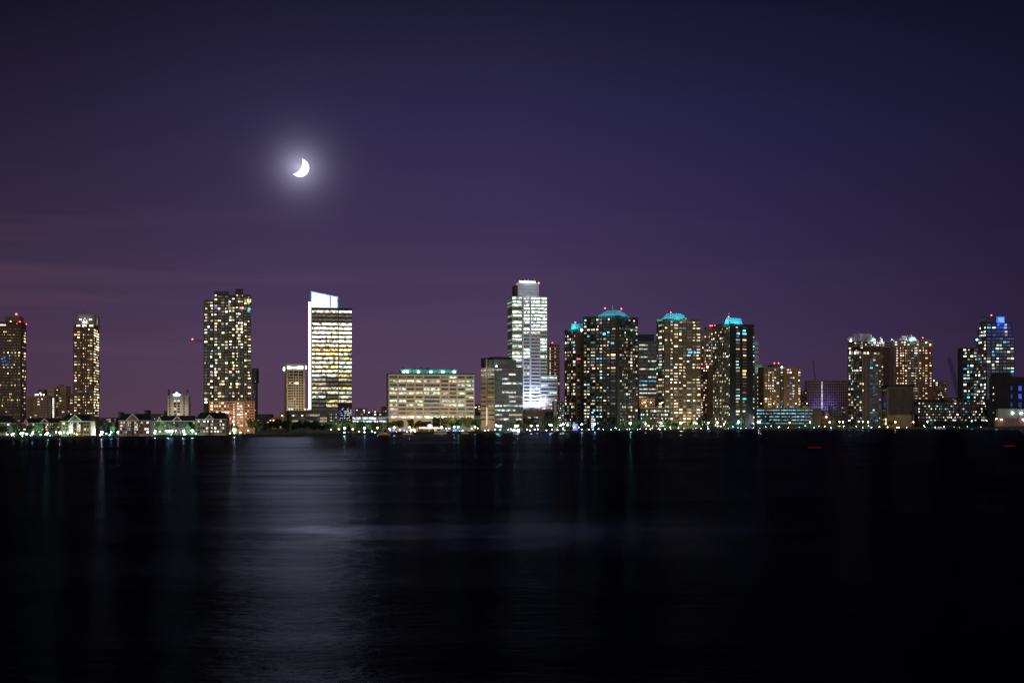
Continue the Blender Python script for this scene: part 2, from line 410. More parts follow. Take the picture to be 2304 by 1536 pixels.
# ---- slim brown tower with lit gable crown
b = Bld('apartment_tower', 'slim brown residential tower topped by a lit white gable and square crown', 164.5, 1240, 9, pR=210, pE=224)
wm = wall('red_brown', (.11, .05, .030)); zt = b.z(729); zc = b.z(735)
b.box('wall', wm, 0, zc)
b.box('upper_wall', wm, zc - .5, zt, .8, b.w - .8, .8, b.d - .8)
n = 33
b.win('R', 0, .6, b.w - .6, b.z(938), zc - 1, n, [.3, 1.6, .6, 1.8, .2, .8, .9, 1, .9, 1, .4, 1.4, .4, 1.6, .3], .42, 'WPPYKPWYW', .5, dimpal='WWOC')
b.win('E', b.w, .4, b.d - .4, b.z(938), zc - 1, n, [.2, 1, .3, 1.3, .3], .62, 'WPPY', .55)
b.bands('R', 0, 0, b.w, lines(b.z(940), zc - .5, n), .35, pmat('brown_trim', (.13, .06, .035)), .3)
b.piers('R', 0, [b.r(182), b.r(186), b.r(194.5)], .7, 0, zc, wm, .6)
for px in (176, 190, 205): b.one('R', .8, b.r(px), b.z(732), 3.4, 1.6, 'P', 1.4)
cr = wall('crown_stone', (.22, .18, .17))
b.box('crown', cr, zt - .5, b.z(706.5), b.r(174.5), b.r(211.5), 2, b.d - 2)
m = MB(); xc = b.r(190.5); m.prism([(xc - 3.6, zt - .2), (xc + 3.6, zt - .2), (xc, b.z(712))], 1.4, 1.95)
gb = b.part(m, 'gable', WHITE)
m = MB(); m.box(xc - .6, xc + .6, 1.25, 1.42, b.z(722), b.z(718)); m.build('vent', METAL, gb)
for px in (179, 182, 201, 205): b.one('R', 2, b.r(px), b.z(717.8), 1.2, 1.3, 'L', 1.3)
spot(b.root, (xc, -3, zt + .5), (xc, 2, zt + 5), (.95, .97, 1), 1500, 100)
spot(b.root, (b.w + 3, b.d * .5, zt + .3), (b.w - 2, b.d * .5, zt + 7), (.9, .95, 1), 1800, 90)
b.mast(b.r(188), 5, b.z(706.5) - .3, b.z(695), .2)
m = MB(); m.ball((b.r(187), .3, zc + .8), .6); b.part(m, 'roof_lamp', lampmat(CC['C'], 6))
b.finish()

# ---- beige mid-rise cluster behind, between the two left towers
def beige_block(label, pC, pR, py, Y, p, extra=None, phi=4, d=22, nz=None, wm=None, nc=None, group=None, name='apartment_block'):
    b = Bld(name, label, pC, Y, phi, pR=pR, d=d, group=group); zt = b.z(py)
    b.box('wall', wm or wall('pink_beige', (.30, .20, .155)), 0, zt)
    b.box('parapet', wm or wall('pink_beige', (.30, .20, .155)), zt - .1, zt + .9, -.25, b.w + .25, -.25, b.d + .25)
    nz = nz or max(3, int((zt) / 3.1))
    b.win('R', 0, .8, b.w - .8, 1.5, zt - 1.5, nz, nc or max(2, int(b.w / 3)), p, 'WPPY', .42, .1)
    if extra: extra(b, zt)
    b.finish(); return b
def ex1(b, zt):
    for px in (80, 85, 92, 98): b.beacon(b.r(px), .6, zt, .7, 'L', 8, 1.5, 'roof_lamp')
beige_block('low pink beige block left edge of the cluster beside the dark brown tower', 60, 74, 893, 1520, .18)
beige_block('pink beige block with four white lamps along its roof', 74.5, 106, 891, 1510, .12, ex1)
def ex2(b, zt):
    for z in rows(2, b.z(895), 16): b.one('R', 0, b.r(120), z, 1.6, 1.6, 'G', 1.6)
    b.box('penthouse', wall('pink_beige', (.30, .20, .155)), zt - .3, zt + 3, 3, 9, 4, 12)
beige_block('pink beige block with one bright vertical stair of lights', 106.5, 122, 875, 1525, .1, ex2)
def ex3(b, zt): b.box('penthouse', wall('dark_beige', (.16, .11, .09)), zt - .3, zt + 2.6, b.w * .3, b.w * .6, 4, 12)
beige_block('tallest pink beige block of the cluster, dark box on its roof', 122.5, 148, 870, 1535, .16, ex3)
beige_block('pink beige block tucked behind the slim brown tower', 148.5, 172, 887, 1545, .2)
beige_block('dark low roof block behind the olive townhouse', 86, 100, 878, 1600, .1, wm=wall('dark_beige', (.16, .11, .09)))

# ---- townhouses along the left shore
ROOF = pmat('slate_roof', (.018, .02, .024), .7, .3, .5)
def townhouse(label, p0, p1, pyr, pye, Y, wm, gables, p=.3, pal='WPPY', d=14, bays=(), nc=10, nz=4, lit=None, trim=WHITE, hip=.09):
    b = Bld('townhouse', label, p0, Y, 0, pR=p1, d=d); ze = b.z(pye); zr = b.z(pyr)
    b.box('wall', wm, 0, ze)
    m = MB(); h = b.w * hip
    m.frustum((-.7, b.w + .7, -.7, d + .7), ze, (h, b.w - h, d * .45, d * .55), zr)
    b.part(m, 'roof', ROOF)
    b.box('cornice', trim, ze - .35, ze - .02, -.55, b.w + .55, -.55, -.01)
    b.box('plinth', pmat('pale_stone', (.35, .33, .30)), 0, 1.7, -.25, b.w + .25, -.25, -.01)
    slots = [b.r(q[0]) for q in bays]
    b.win('R', 0, .6, b.w - .6, 1.9, ze - .5, nz, nc, p, pal, .58, .25)
    for (gp, gy, gw) in gables:
        xc = b.r(gp); hw = gw / F * Y; zg = b.z(gy); y0 = -1.0
        m = MB(); m.prism([(xc - hw, ze - .02), (xc + hw, ze - .02), (xc, zg - .3)], y0, d * .45)
        gb = b.part(m, 'gable', wm)
        m = MB(); t_ = .45
        L = [(xc - hw - .3, ze), (xc, zg), (xc, zg - t_ * 1.4), (xc - hw + .4, ze)]
        Rr = [(xc, zg), (xc + hw + .3, ze), (xc + hw - .4, ze), (xc, zg - t_ * 1.4)]
        m.prism(L[::-1], y0 - .2, y0 - .02); m.prism(Rr[::-1], y0 - .2, y0 - .02)
        m.box(xc - hw - .3, xc + hw + .3, y0 - .22, y0 - .02, ze - .4, ze - .03)
        m.build('gable_trim', trim, gb)
        m = MB(); m.box(xc - .5, xc + .5, y0 - .12, y0 + .02, (ze + zg) / 2 - .8, (ze + zg) / 2 + .2); m.build('attic_window', GLASS, gb)
        if gw > 8:
            m = MB(); m.box(xc - hw * .92, xc + hw * .92, -.6, -.01, 0, ze - .4); b.part(m, 'front_bay', wm)
            b.win('R', -.6, xc - hw * .88, xc - hw * .2, 1.9, ze - .5, nz, 2, p * 1.3, pal, .62, .3)
            b.win('R', -.6, xc + hw * .2, xc + hw * .88, 1.9, ze - .5, nz, 2, p * 1.3, pal, .62, .3)
            m = MB(); m.box(xc - .9, xc + .9, -.78, -.58, .2, ze * .45); m.box(xc - .9, xc + .9, -.78, -.58, ze * .52, ze * .9)
            b.part(m, 'entry_recess', GLASS)  # dark boxes standing for the shaded entry recess
    for (a, e, ya, yb) in bays:
        x0, x1 = b.r(a), b.r(e); m = MB(); m.box(x0, x1, -1.5, -.5, b.z(yb), b.z(ya)); bb = b.part(m, 'bay_window', WHITE)
        b.win('R', -1.5, x0 + .1, x1 - .1, b.z(yb), b.z(ya), 3, 3, .35, 'GLP', .5, .2)
    if lit: lit(b, ze)
    b.finish(); return b
br = wall('dark_brick', (.13, .10, .085)); ol = wall('tan_brick', (.15, .13, .08)); pk = wall('pink_brick', (.25, .15, .145)); pb = wall('pale_brick', (.20, .18, .135))
townhouse('blue-lit brick townhouse with dark roof cut by the left edge', -46, 24, 935, 950.5, 1128, wall('blue_lit_brick', (.2, .2, .24)), [], .3, 'LCP', nc=11)  # bluish light on this house put into the brick colour
townhouse('long dark townhouse row with two small gables below the beige blocks', 50, 137, 940, 951.2, 1205, br, [(59, 942, 4), (100.7, 941, 10)], .28, 'WPKY', nc=13)
townhouse('olive brick townhouse with a wide white-edged centre gable', 137.5, 203.5, 932, 947, 1126, ol, [(169.6, 932, 15)], .35, 'YPY', bays=[(157, 165.5, 954, 971), (174.5, 182.5, 954, 971)], nc=9)
townhouse('pink brick townhouse with white bays and a white-edged centre gable', 267, 338, 930.5, 945.3, 1134, pk, [(299, 930, 15)], .32, 'KLWP', bays=[(286, 294.5, 952, 968), (303, 311.5, 952, 968)], nc=10)
townhouse('long dark townhouse row under the white hospital, two small gables', 352, 441, 934.5, 946.5, 1224, br, [(359, 937, 4), (399, 935, 10)], .14, 'WCP', nc=13)
townhouse('pale brick townhouse with a small white-edged gable below the tallest tower', 441.5, 508.5, 927.6, 942.2, 1186, pb, [(472, 932.3, 9.5)], .55, 'PGPWL', nc=10, nz=4)

# ---- white hospital with glowing emblem
b = Bld('hospital', 'white block with a glowing three-lobed emblem and two dark roof stacks', 377, 1620, 8, pR=424.5, d=24)
wm = wall('hospital_white', (.62, .56, .47), .1); zt = b.z(890)
b.box('wall', wm, 0, zt)
zc = b.z(885)
b.box('centre_wall', wm, 0, zc, b.r(384), b.r(412), -1.2, 8)
for a, e in ((377.4, 381.2), (419.5, 423.8)):
    b.box('roof_stack', wall('dark_stack', (.12, .10, .11)), zt - .3, b.z(876), b.r(a), b.r(e), .5, 3)
zr = [b.z(895 + 6.2 * i) for i in range(7)]
for i, z in enumerate(zr):
    for px, wpx, off in ((381.8, 2.6, 0), (394.2, 5.4, -1.2), (402, 5.4, -1.2), (414.5, 2.8, 0)):
        if i == 0 and off: mt = emat(CC['A'], .35, False, 'aqua')
        elif (i, px) in ((1, 394.2), (1, 402), (4, 394.2), (6, 402)): mt = emat(CC['P'], .9, False, 'pale')
        else: mt = pmat('black_glass', (.012, .01, .008), .3)
        b.wins.append((1, 'R', off, b.r(px), z, wpx / F * b.Y, 1.9, mt))
m = MB(); xe, ze = b.r(398), b.z(887.5); k = b.Y / F
for (ox, oz, rx, rz) in ((0, 2.4, 3.2, 3.6), (-4.8, -.3, 3.2, 2.7), (4.8, -.3, 3.2, 2.7), (-1.8, -1.6, 3.4, 2.4), (1.8, -1.6, 3.4, 2.4)):
    m.ball((xe + ox * k, -1.7, ze + oz * k), k, 12, 6, sx=rx, sy=.45, sz=rz)
b.part(m, 'emblem', lampmat((.85, .95, 1), 2.2))
m = MB(); m.box(b.r(389), b.r(391.5), 1, 3, zc - .2, zc + 2.4); m.box(b.r(404), b.r(407), 1, 3, zc - .2, zc + 1.8); b.part(m, 'roof_unit', METAL)
b.piers('R', 0, [b.r(422.5)], 1.4, 0, b.z(884), wm, .6)
spot(b.root, (b.w * .5, -40, 12), (b.w * .5, 0, 14), (1, .9, .75), 26000, 70)  # added fill flood, brightens the white front evenly
b.finish()

# ---- tallest dark apartment tower of the left half
b = Bld('apartment_tower', 'tallest tower of the left half, stepped dark glass with hundreds of lit flats', 458, 1340, 12, pR=566, d=26)
gw = wall('grey_glass', (.055, .062, .06)); bw = wall('brown_glass', (.07, .055, .045)); tan = pmat('tan_pier', (.22, .19, .13))
segs = [(458, 481, 674.5, 3, gw), (481, 514, 661, 0, gw), (514, 529, 665, 3.2, gw), (529, 548, 658, -1.2, gw), (548, 566, 661.5, 1.5, bw)]
for (a, e, py, off, mt) in segs:
    x0, x1, zt = b.r(a), b.r(e), b.z(py)
    b.box('wall', mt, 0, zt, x0, x1, off, b.d - abs(off) * .3)
    n = int((b.z(py) - b.z(905)) / 2.82)
    b.win('R', off, x0 + .3, x1 - .3, b.z(908), zt - .8, n, {23: [.2, 1, .15, .7, .25, 1, .2], 33: [.2, 1, .3, 1.2, .15, 1.2, .3, 1, .2], 15: [.2, 1, .25, 1, .2], 19: [.2, 1, .1, 1, .25, 1, .2], 18: [.2, 1.2, .3, 1.2, .2]}[e - a], .33, 'WPPYWKPPYWCL', .58, .75, 1.4)
    b.bands('R', off, x0, x1, lines(b.z(908), zt - .4, n), .3, pmat('slab_edge', (.10, .10, .09)), .3)
dk = wall('dark_crown', (.07, .06, .055))
b.box('penthouse', dk, b.z(661) - .5, b.z(654.5), b.r(482), b.r(514.5), -.6, 16)
b.box('penthouse', dk, b.z(658) - .5, b.z(648), b.r(530), b.r(547), 0, 12)
b.box('penthouse', dk, b.z(665) - .5, b.z(661.5), b.r(515), b.r(529), 3.4, 14)
b.box('roof_unit', METAL, b.z(674.5) - .3, b.z(672.8), b.r(463), b.r(470), 6, 10)
b.box('roof_unit', METAL, b.z(661.5) - .3, b.z(659.6), b.r(554), b.r(562), 5, 9)
for px in (482, 498, 514.2, 522, 538.5, 549, 555, 565.2):
    b.piers('R', -1.3, [b.r(px)], .55, b.z(900), b.z(663 if 540 > px > 520 else 664), tan, .5)
z = b.z
b.one('R', 0, b.r(485), z(691.6), 3.0, 2.2, 'V', 1.3)
b.one('R', 1.5, b.r(552), z(692), 3.0, 2.0, 'R', .9); b.one('R', 1.5, b.r(560.5), z(692.5), 2.4, 2.4, 'T', 1.6); b.one('R', 1.5, b.r(559.5), z(698), 2.4, 2.0, 'A', 1.1)
b.one('R', -1.2, b.r(543), z(692), 4.2, 2.0, 'K', 1.4); b.one('R', 1.5, b.r(552), z(674), 3.0, 2.6, 'Y', 1.5); b.one('R', 1.5, b.r(560.5), z(674.5), 3.6, 3.0, 'Y', 2.4)
b.one('R', 0, b.r(485.5), z(662.5), 1.6, 2.6, 'C', 1.5)
for py in (676, 681, 686, 692): b.one('R', 3.2, b.r(514.8), z(py), .8, 2.0, 'P', 1.6)
# orange-lit base
pm = wall('orange_stucco', (.50, .31, .19))
py0 = -9
xa, xb = b.r(470, py0), b.r(573, py0)
b.box('podium', pm, 0, b.z(901.5), xa, xb, py0, 22)
b.win('R', py0, xa + 1, b.r(529, py0), b.z(958), b.z(903), 8, 9, .28, 'PLWP', .48, .05, 1.5)
b.win('R', py0, b.r(533, py0), b.r(547, py0), b.z(960), b.z(904), 9, [.1, 1, .15, 1, .1], 1, 'GGPL', .5, 0, 1.1)
b.win('R', py0, b.r(550, py0), b.r(572, py0), b.z(958), b.z(903), 9, 4, .22, 'PLW', .5, .05, 1.3)
b.win('R', py0, b.r(524.5, py0), b.r(528, py0), b.z(958), b.z(906), 9, 1, 1, 'LC', .5, 0, 1.8)
b.bands('R', py0, xa, xb, [b.z(902)], .7, tan, .4)
b.piers('R', py0, [b.r(531, py0), b.r(549, py0)], .7, 0, b.z(902), pm, .5)
for px in (480, 515, 560): spot(b.root, (b.r(px, -40), -36, 9), (b.r(px, py0), py0, 15), (1, .5, .2), 9000, 110)
b.finish()
b = Bld('office_building', 'narrow dark blue block peeking out right of the tallest tower', 566.5, 1620, 3, pR=577.5, d=20)
b.box('wall', wall('navy', (.03, .03, .05)), b.z(862), b.z(828)); b.box('lower_wall', wall('dark_rose', (.10, .06, .07)), 0, b.z(862) + .2, b.r(567.5), b.r(575.5), .4, 18)
b.win('R', .4, b.r(568), b.r(575), b.z(935), b.z(864), 14, 3, .12, 'WP', .5, .2); b.win('R', 0, .5, b.w - .5, b.z(860), b.z(830), 8, 3, .04, 'C', .5, .2); b.finish()

# red tower crane behind the tallest tower
Yc = 1660; zj = Z(770, Yc)
cr = thing('tower_crane', 'tower crane with red jib poking out left of the tallest tower', 'crane', (X(470, Yc), Yc, LAND))
RED = pmat('crane_red', (.30, .05, .05), .6)
def lattice(m, a, b_, wd, n, r=.12):
    a, b_ = Vector(a), Vector(b_); d = (b_ - a).normalized(); u = d.orthogonal().normalized(); v = d.cross(u)
    cs = [(u * sx + v * sy) * wd / 2 for sx, sy in ((1, 1), (1, -1), (-1, -1), (-1, 1))]
    for c in cs: m.tube(a + c, b_ + c, r, n=4)
    for i in range(n):
        p, q = a.lerp(b_, i / n), a.lerp(b_, (i + 1) / n)
        for k in range(4): m.tube(p + cs[k], q + cs[(k + 1) % 4], r * .7, n=4)
m = MB(); lattice(m, (0, 0, 0), (0, 0, zj - LAND), 2.2, 30, .2); m.build('mast', RED, cr)
m = MB(); lattice(m, (12, 0, zj - LAND - 1), (X(433, Yc) - X(470, Yc), 0, zj - LAND + 2.6), 2.0, 10, .22); m.build('jib', RED, cr)
m = MB(); m.ball((X(433, Yc) - X(470, Yc), 0, zj - LAND + 3.6), 1.0); m.build('beacon', lampmat(CC['R'], 9), cr)

# ---- beige tower with square windows and white roof sign
b = Bld('office_tower', 'beige office tower of small square windows under a glowing white roof sign', 644.8, 1640, 14, pR=687, pL=639.8)
wm = wall('beige_stone', (.58, .49, .35), .1); zt = b.z(820.5)
b.box('wall', wm, 0, zt)
def sqw(face, off, us, wd):
    for i in range(17):
        for u in us:
            lit = random.random() < .05
            b.wins.append((1, face, off, u, b.z(849.5 + 5.92 * i), wd, 1.8, emat(CC['Y'], .7, False, 'yellow') if lit else pmat('black_glass', (.012, .01, .008), .3)))
sqw('R', 0, [b.r(q) for q in (648.7, 652.8, 657.6, 662.9, 668.6, 674.4, 680.2)], 2.0)
for py in (836.5, 843.2):
    for a, e in ((647.6, 649.8), (651.6, 659), (661, 670), (672, 681.8)):
        b.wins.append((1, 'R', 0, (b.r(a) + b.r(e)) / 2, b.z(py), b.r(e) - b.r(a), 2.3, pmat('black_glass', (.012, .01, .008), .3)))
b.one('R', 0, b.r(668.5), b.z(861.5), 2.6, 2.2, 'P', 4); b.one('R', 0, b.r(663), b.z(861.5), 2, 1.7, 'P', 2)
b.piers('R', 0, [b.r(646.5), b.r(683.5)], 1.1, 0, zt - 5, wm, .4)
b.box('roof_edge', WHITE, zt - .2, zt + .8, -.3, b.w + .3, -.3, b.d + .3)
m = MB(); xs = [645.9, 650, 654, 657, 660, 664, 668, 672.5, 677, 682.2]
for i in range(len(xs) - 1):
    h = (.3, .2, -.3, -.5, -.4, -.5, .2, .5, .5)[i]
    m.box(b.r(xs[i]) + .1, b.r(xs[i + 1]) - .05, -.7, -.05, b.z(829) - h * .4, b.z(824.3) + h)
b.part(m, 'sign', lampmat((.9, .97, 1), 2.5))
m = MB(); m.ball((b.w + .6, 3, b.z(826)), 1.9, sx=.7, sz=1.2); m.ball((-.9, b.d * .8, b.z(828.5)), 1.7, sx=.7, sz=1.5); b.part(m, 'roof_lamp', lampmat((.8, .92, 1), 5))
spot(b.root, (b.w * .4, -50, 30), (b.w * .4, 0, 35), (1, .85, .6), 36000, 80)  # added fill flood for the beige front, no fixture behind it
spot(b.root, (b.w * .1, -14, 3), (b.w * .2, 0, 18), (1, .6, .3), 9000, 90)
b.finish()

# ---- glass tower with white glowing crown
b = Bld('office_tower', 'glass office tower with a slanted white glowing crown and white edge strip', 700.3, 1460, 8, pR=761, d=34)
gl_ = wall('dark_curtain', (.03, .03, .034)); zt = b.z(692)
b.box('wall', gl_, 0, zt)
b.box('wing_wall', gl_, 0, zt, b.w + .1, b.r(792), 2.5, 30)
pys = [700.3, 709.5, 718.8] + [728.6 + 9.62 * i for i in range(13)] + [853.7 + 9.7 * i for i in range(8)]
seg = [(701, 719.5, 0), (719.9, 733.2, 0), (733.7, 760.4, 0)]
frac = {0: .6, 1: .15, 2: .5}
xw0, xw1 = b.r(762, 2.5), b.r(791.2, 2.5)
for i, py in enumerate(pys):
    full = 2 < i < 16
    for (u0, u1, off) in [(b.r(702), b.r(733), 0), (b.r(733.6), b.r(760.2), 0), (xw0, xw1, 2.5)]:
        if full: st, lit = (1.9 if i < 8 else 1.35), random.random() < .96
        elif i <= 2: st, lit = 1.2, random.random() < (.8, .25, .6)[i]
        elif i in (16, 17): st, lit = .5, random.random() < .4
        else: st, lit = .95, random.random() < .85
        if off and i > 21: continue
        if i > 22 and not off: continue
        cn = random.choice('PPPL' if i < 9 else 'PYPG')
        mt = emat(CC[cn], st, True, CN[cn]) if lit else emat(CC['P'], .08, True, 'pale')
        b.wins.append((3, 'R', off, (u0 + u1) / 2, b.z(py), u1 - u0, 2.55, mt))
b.bands('R', 0, 0, b.w, [b.z(py + 4.8) for py in pys[:-1]], .35, pmat('bronze_trim', (.10, .085, .05)), .25)
b.bands('R', 2.5, b.w + .2, b.r(792, 2.5), [b.z(py + 4.8) for py in pys[:-1]], .35, pmat('bronze_trim', (.10, .085, .05)), .25)
b.piers('R', 0, [b.r(733.3), b.r(760.7)], .35, 8, zt, METAL, .3, 'mullion')
b.box('spandrel', wall('pale_spandrel', (.25, .22, .22)), b.z(923), b.z(917.5), 1, b.w - .2, -.3, -.02)
# glowing crown: frosted glass box, its roof sloping down to the right
GLOWW = lampmat((.93, .97, 1), 1.25); GLOWB = emat((.25, .65, 1), .95, False, 'ice')
m = MB(); xa, xm, xn, xb = b.r(699.5), b.r(741.5), b.r(745), b.r(760.6)
def crz(px): return b.z(656.5 + (px - 700) * (668.3 - 656.5) / 60)
m.prism([(xa + 1, b.z(691)), (xm, b.z(691)), (xm, crz(741.5)), (xa + 1, crz(702))], 1, 26)
m.prism([(xn, b.z(691)), (xb - 1.2, b.z(691)), (xb - 1.2, crz(758)), (xn, crz(745))], 1, 26)
b.part(m, 'crown', GLOWW)
m = MB(); m.prism([(xa, zt - .3), (xb, zt - .3), (xb, crz(760.6) + .9), (xa, crz(699.5) + .9)], 1.6, 25.4)
fr = b.part(m, 'crown_frame', GLOWB)
m = MB()
for q in range(7): m.box(xm + .05, xn - .05, .9, 1.55, b.z(688 - 4.2 * q) - .35, b.z(688 - 4.2 * q) + .35)
m.build('louvre', pmat('teal_louvre', (.06, .22, .3)), fr)
m = MB(); m.box(-2.9, -.15, .2, 2.2, b.z(921), b.z(678.5)); b.part(m, 'light_fin', lampmat((1, .93, .93), 2.0))
b.mast(b.r(707), 8, crz(707), b.z(650), .15)
# mosaic of blue and white panes at the foot of the wing
for px, n in ((764.5, 3), (770, 3), (776, 3), (781.5, 3), (787, 3)):
    for j in range(8):
        for q in (0, 1):
            if random.random() < .6:
                cn = random.choice('BBLC') if px < 776 else random.choice('LPG')
                b.one('R', 2.5, b.r(px + q * 2.6 + random.uniform(-.5, .5), 2.5), b.z(917 + j * 3.9 + random.uniform(-.6, .6)), .8, .7, cn, 1.1)
b.finish()

# low dark annex in front of it
b = Bld('office_annex', 'low dark office annex with grey roof below the white-crowned tower', 651, 1425, 15, pR=763.5, pL=644.8)
zt = b.z(923.5)
b.box('wall', wall('grey_annex', (.07, .06, .06)), 0, zt - .5); b.box('roof_edge', wall('grey_metal', (.11, .10, .10)), zt - 3.2, zt, -.4, b.w + .4, -.4, b.d)
b.win('R', 0, b.r(655), b.r(736), b.z(957), b.z(930.5), 4, [.05, 1, .05, 1, .05, 1, .05, 1, .05, 1, .05], .30, 'PGY', .6, .7, .35, True)
b.win('R', 0, b.r(740), b.r(762), b.z(957), b.z(928), 4, 7, .8, 'PG', .55, .6, .3)
for px in (660, 680): b.one('R', 0, b.r(px), b.z(934.5), 1.8, 1.2, 'P', 2)
for px in (652, 658, 688, 694): b.beacon(b.r(px), 4, zt, .6, 'C', 4, 1.5, 'roof_lamp')
b.finish()

# ---- low glass garage right of it
b = Bld('parking_garage', 'low glass parking deck with two long strips of white light', 792, 1760, 5, pR=874, d=40)
zt = b.z(936)
b.box('wall', wall('teal_glass', (.16, .20, .20)), 0, zt)
for py, st in ((940.5, 1.1), (947.5, 1.3)):
    for a, e in ((793, 812), (813, 828), (829, 847), (848, 873)):
        b.wins.append((2, 'R', 0, (b.r(a) + b.r(e)) / 2, b.z(py), b.r(e) - b.r(a) - .3, 2.2 if st > 1.2 else 2.6, emat(CC['C'], st if e < 850 or py > 945 else .25, True, 'cool')))
b.box('parapet', wall('teal_trim', (.22, .27, .27)), zt - .1, zt + 1, -.3, b.w + .3, -.3, b.d)
b.piers('R', 0, [b.r(q) for q in (812.5, 828.5, 847.5)], .5, 0, zt, pmat('grey_pier', (.25, .25, .25)), .4)
b.finish()

# ---- cream office block
b = Bld('office_block', 'wide cream office block of long window bands under a green penthouse with lamps', 874, 1510, 8, pR=1067.5, pL=869)
cm_ = wall('cream_stone', (.55, .47, .34), .1); zt = b.z(841)
b.box('wall', cm_, 0, zt)
cells = [(876.8, 893.5), (897, 913.3), (915, 931.8), (935, 951)], [(954.5, 989)], [(992.3, 1008.5), (1011.5, 1027), (1030.2, 1045.5), (1049.2, 1065.5)]
brt = [.2, .6, .2, .4, .75, .3, .85, .75, .12, .15, .8]
for i in range(11):
    py = 847.6 + 9.0 * i
    for gi, grp in enumerate(cells):
        for (a, e) in grp:
            lit = random.random() < brt[i] + (.1 if gi == 2 else 0)
            cn = random.choice('PGPPG') if lit else random.choice('TCP'); st = random.choice((.6, .85, 1.1)) if lit else random.choice((.02, .04, .08))
            if i == 9 and gi == 0 and a < 880: cn, st = 'B', .4
            b.wins.append((2, 'R', 0, (b.r(a) + b.r(e)) / 2, b.z(py + .2), b.r(e) - b.r(a), 2.15 if gi != 1 else 2.7, emat(CC[cn], st, True, CN[cn])))
b.bands('R', 0, 0, b.w, [b.z(843.7 + 9 * i) for i in range(12)], 1.5, cm_, .5, 'spandrel')
b.piers('R', 0, [b.r(952.5), b.r(990.5)], 1.1, 0, zt, cm_, .9)
for i in range(11): b.wins.append((1, 'L', 0, b.d / 2, b.z(847.8 + 9 * i), b.d - 4, 1.9, GLASS))
gr = pmat('green_metal', (.03, .22, .17), .5)
b.box('penthouse', gr, zt - .3, b.z(829.5), b.r(903), b.r(1030), 9, 32)
b.box('roof_edge', pmat('dark_green_metal', (.02, .09, .07), .5), zt - .2, zt + .9, -.3, b.w + .3, -.3, b.d + .3)
for px in (909.5, 917.5, 942.5, 970.5, 997.5, 1023):
    b.beacon(b.r(px), 5, zt, 1.0, 'C', 45, 2.5, 'roof_lamp')
m = MB()
for k in range(9): m.box(b.r(905 + k * 14), b.r(911 + k * 14), 12, 16, b.z(829.5) - .2, b.z(829.5) + random.uniform(.6, 1.6))
b.part(m, 'roof_unit', METAL)
for px in (895, 935, 972, 1010, 1050): spot(b.root, (b.r(px), -55, 16), (b.r(px), 0, 26), (1, .80, .55), 17000, 100)
b.finish()
CREAM = b

# ---- stepped office block with lit left face
b = Bld('office_block', 'grey banded office block with a beige lit left face and stepped roof', 1113.5, 1610, 28, pR=1176.5, pL=1082)
lt = wall('lit_beige', (.40, .34, .28), .1); dk2 = wall('slate_panel', (.115, .125, .13), .15); zt = b.z(825)
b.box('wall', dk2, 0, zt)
b.box('pale_side', lt, 0, zt - .2, -.25, -.01, .1, b.d)  # lit look of this face put into a paler wall colour
zr = [b.z(831.3 + 10.15 * i) for i in range(12)]
for i, z in enumerate(zr):
    for k in range(4):
        u0 = .6 + k * (b.w - 1.2) / 4; wd = (b.w - 1.2) / 4 - .1
        lit = random.random() < (.5, .3, .45, .4, .15, .3, .6, .5, .55, .75, .8, .95)[i]
        cn = random.choice('GCCLP'); st = random.choice((.35, .6, 1.0)) if lit else .04
        b.wins.append((2, 'R', 0, u0 + wd / 2, z, wd, 2.1, emat(CC[cn], st, True, CN[cn])))
    for k in range(2):
        wd = b.d / 2 - 1.6
        b.wins.append((1, 'L', -.25, .9 + wd / 2 + k * (wd + 1.8), z - .2, wd, 1.8, emat(CC['Y'], random.choice((.02, .05, .1, .35)), True, 'yellow') if i > 1 else emat(CC['P'], .5, True, 'pale')))
b.bands('R', 0, .1, b.w, [b.z(836.4 + 10.15 * i) for i in range(12)], 1.3, pmat('grey_band', (.17, .18, .19)), .4, 'spandrel')
b.piers('L', -.25, [b.l(1097)], 2.2, 0, b.z(806), lt, 1.2, 'lift_shaft')
m = MB(); m.box(-1.9, -1.5, b.l(1098.4) - .6, b.l(1098.4) + .6, 6, b.z(916)); b.part(m, 'light_strip', lampmat((1, .85, .6), 1.0))
b.box('penthouse', wall('grey_green', (.15, .17, .165)), zt - .4, b.z(808), b.w * .02, b.w * .80, 3, b.d * .7)
b.box('penthouse', wall('dark_maroon', (.06, .04, .04)), zt - .4, b.z(802.5), 2, b.w * .45, b.d * .72, b.d + 4)
b.box('roof_unit', wall('dark_slate', (.04, .045, .05)), b.z(808) - .3, b.z(801.5), b.w * .1, b.w * .72, 8, b.d * .6)
b.beacon(b.l(1111), 1.2, zt, .8, 'C', 14, .8, 'roof_lamp')
for q in (.2, .55, .9): spot(b.root, (-34, b.d * q, 4), (0, b.d * q, 26), (1, .78, .5), 13000, 110)
spot(b.root, (-14, b.d * .5, zt - 4), (0, b.d * .5, zt - 6), (.85, .9, 1), 3500, 120)
b.mast(b.l(1092), b.d * .85, zt, b.z(800), .3); b.finish()

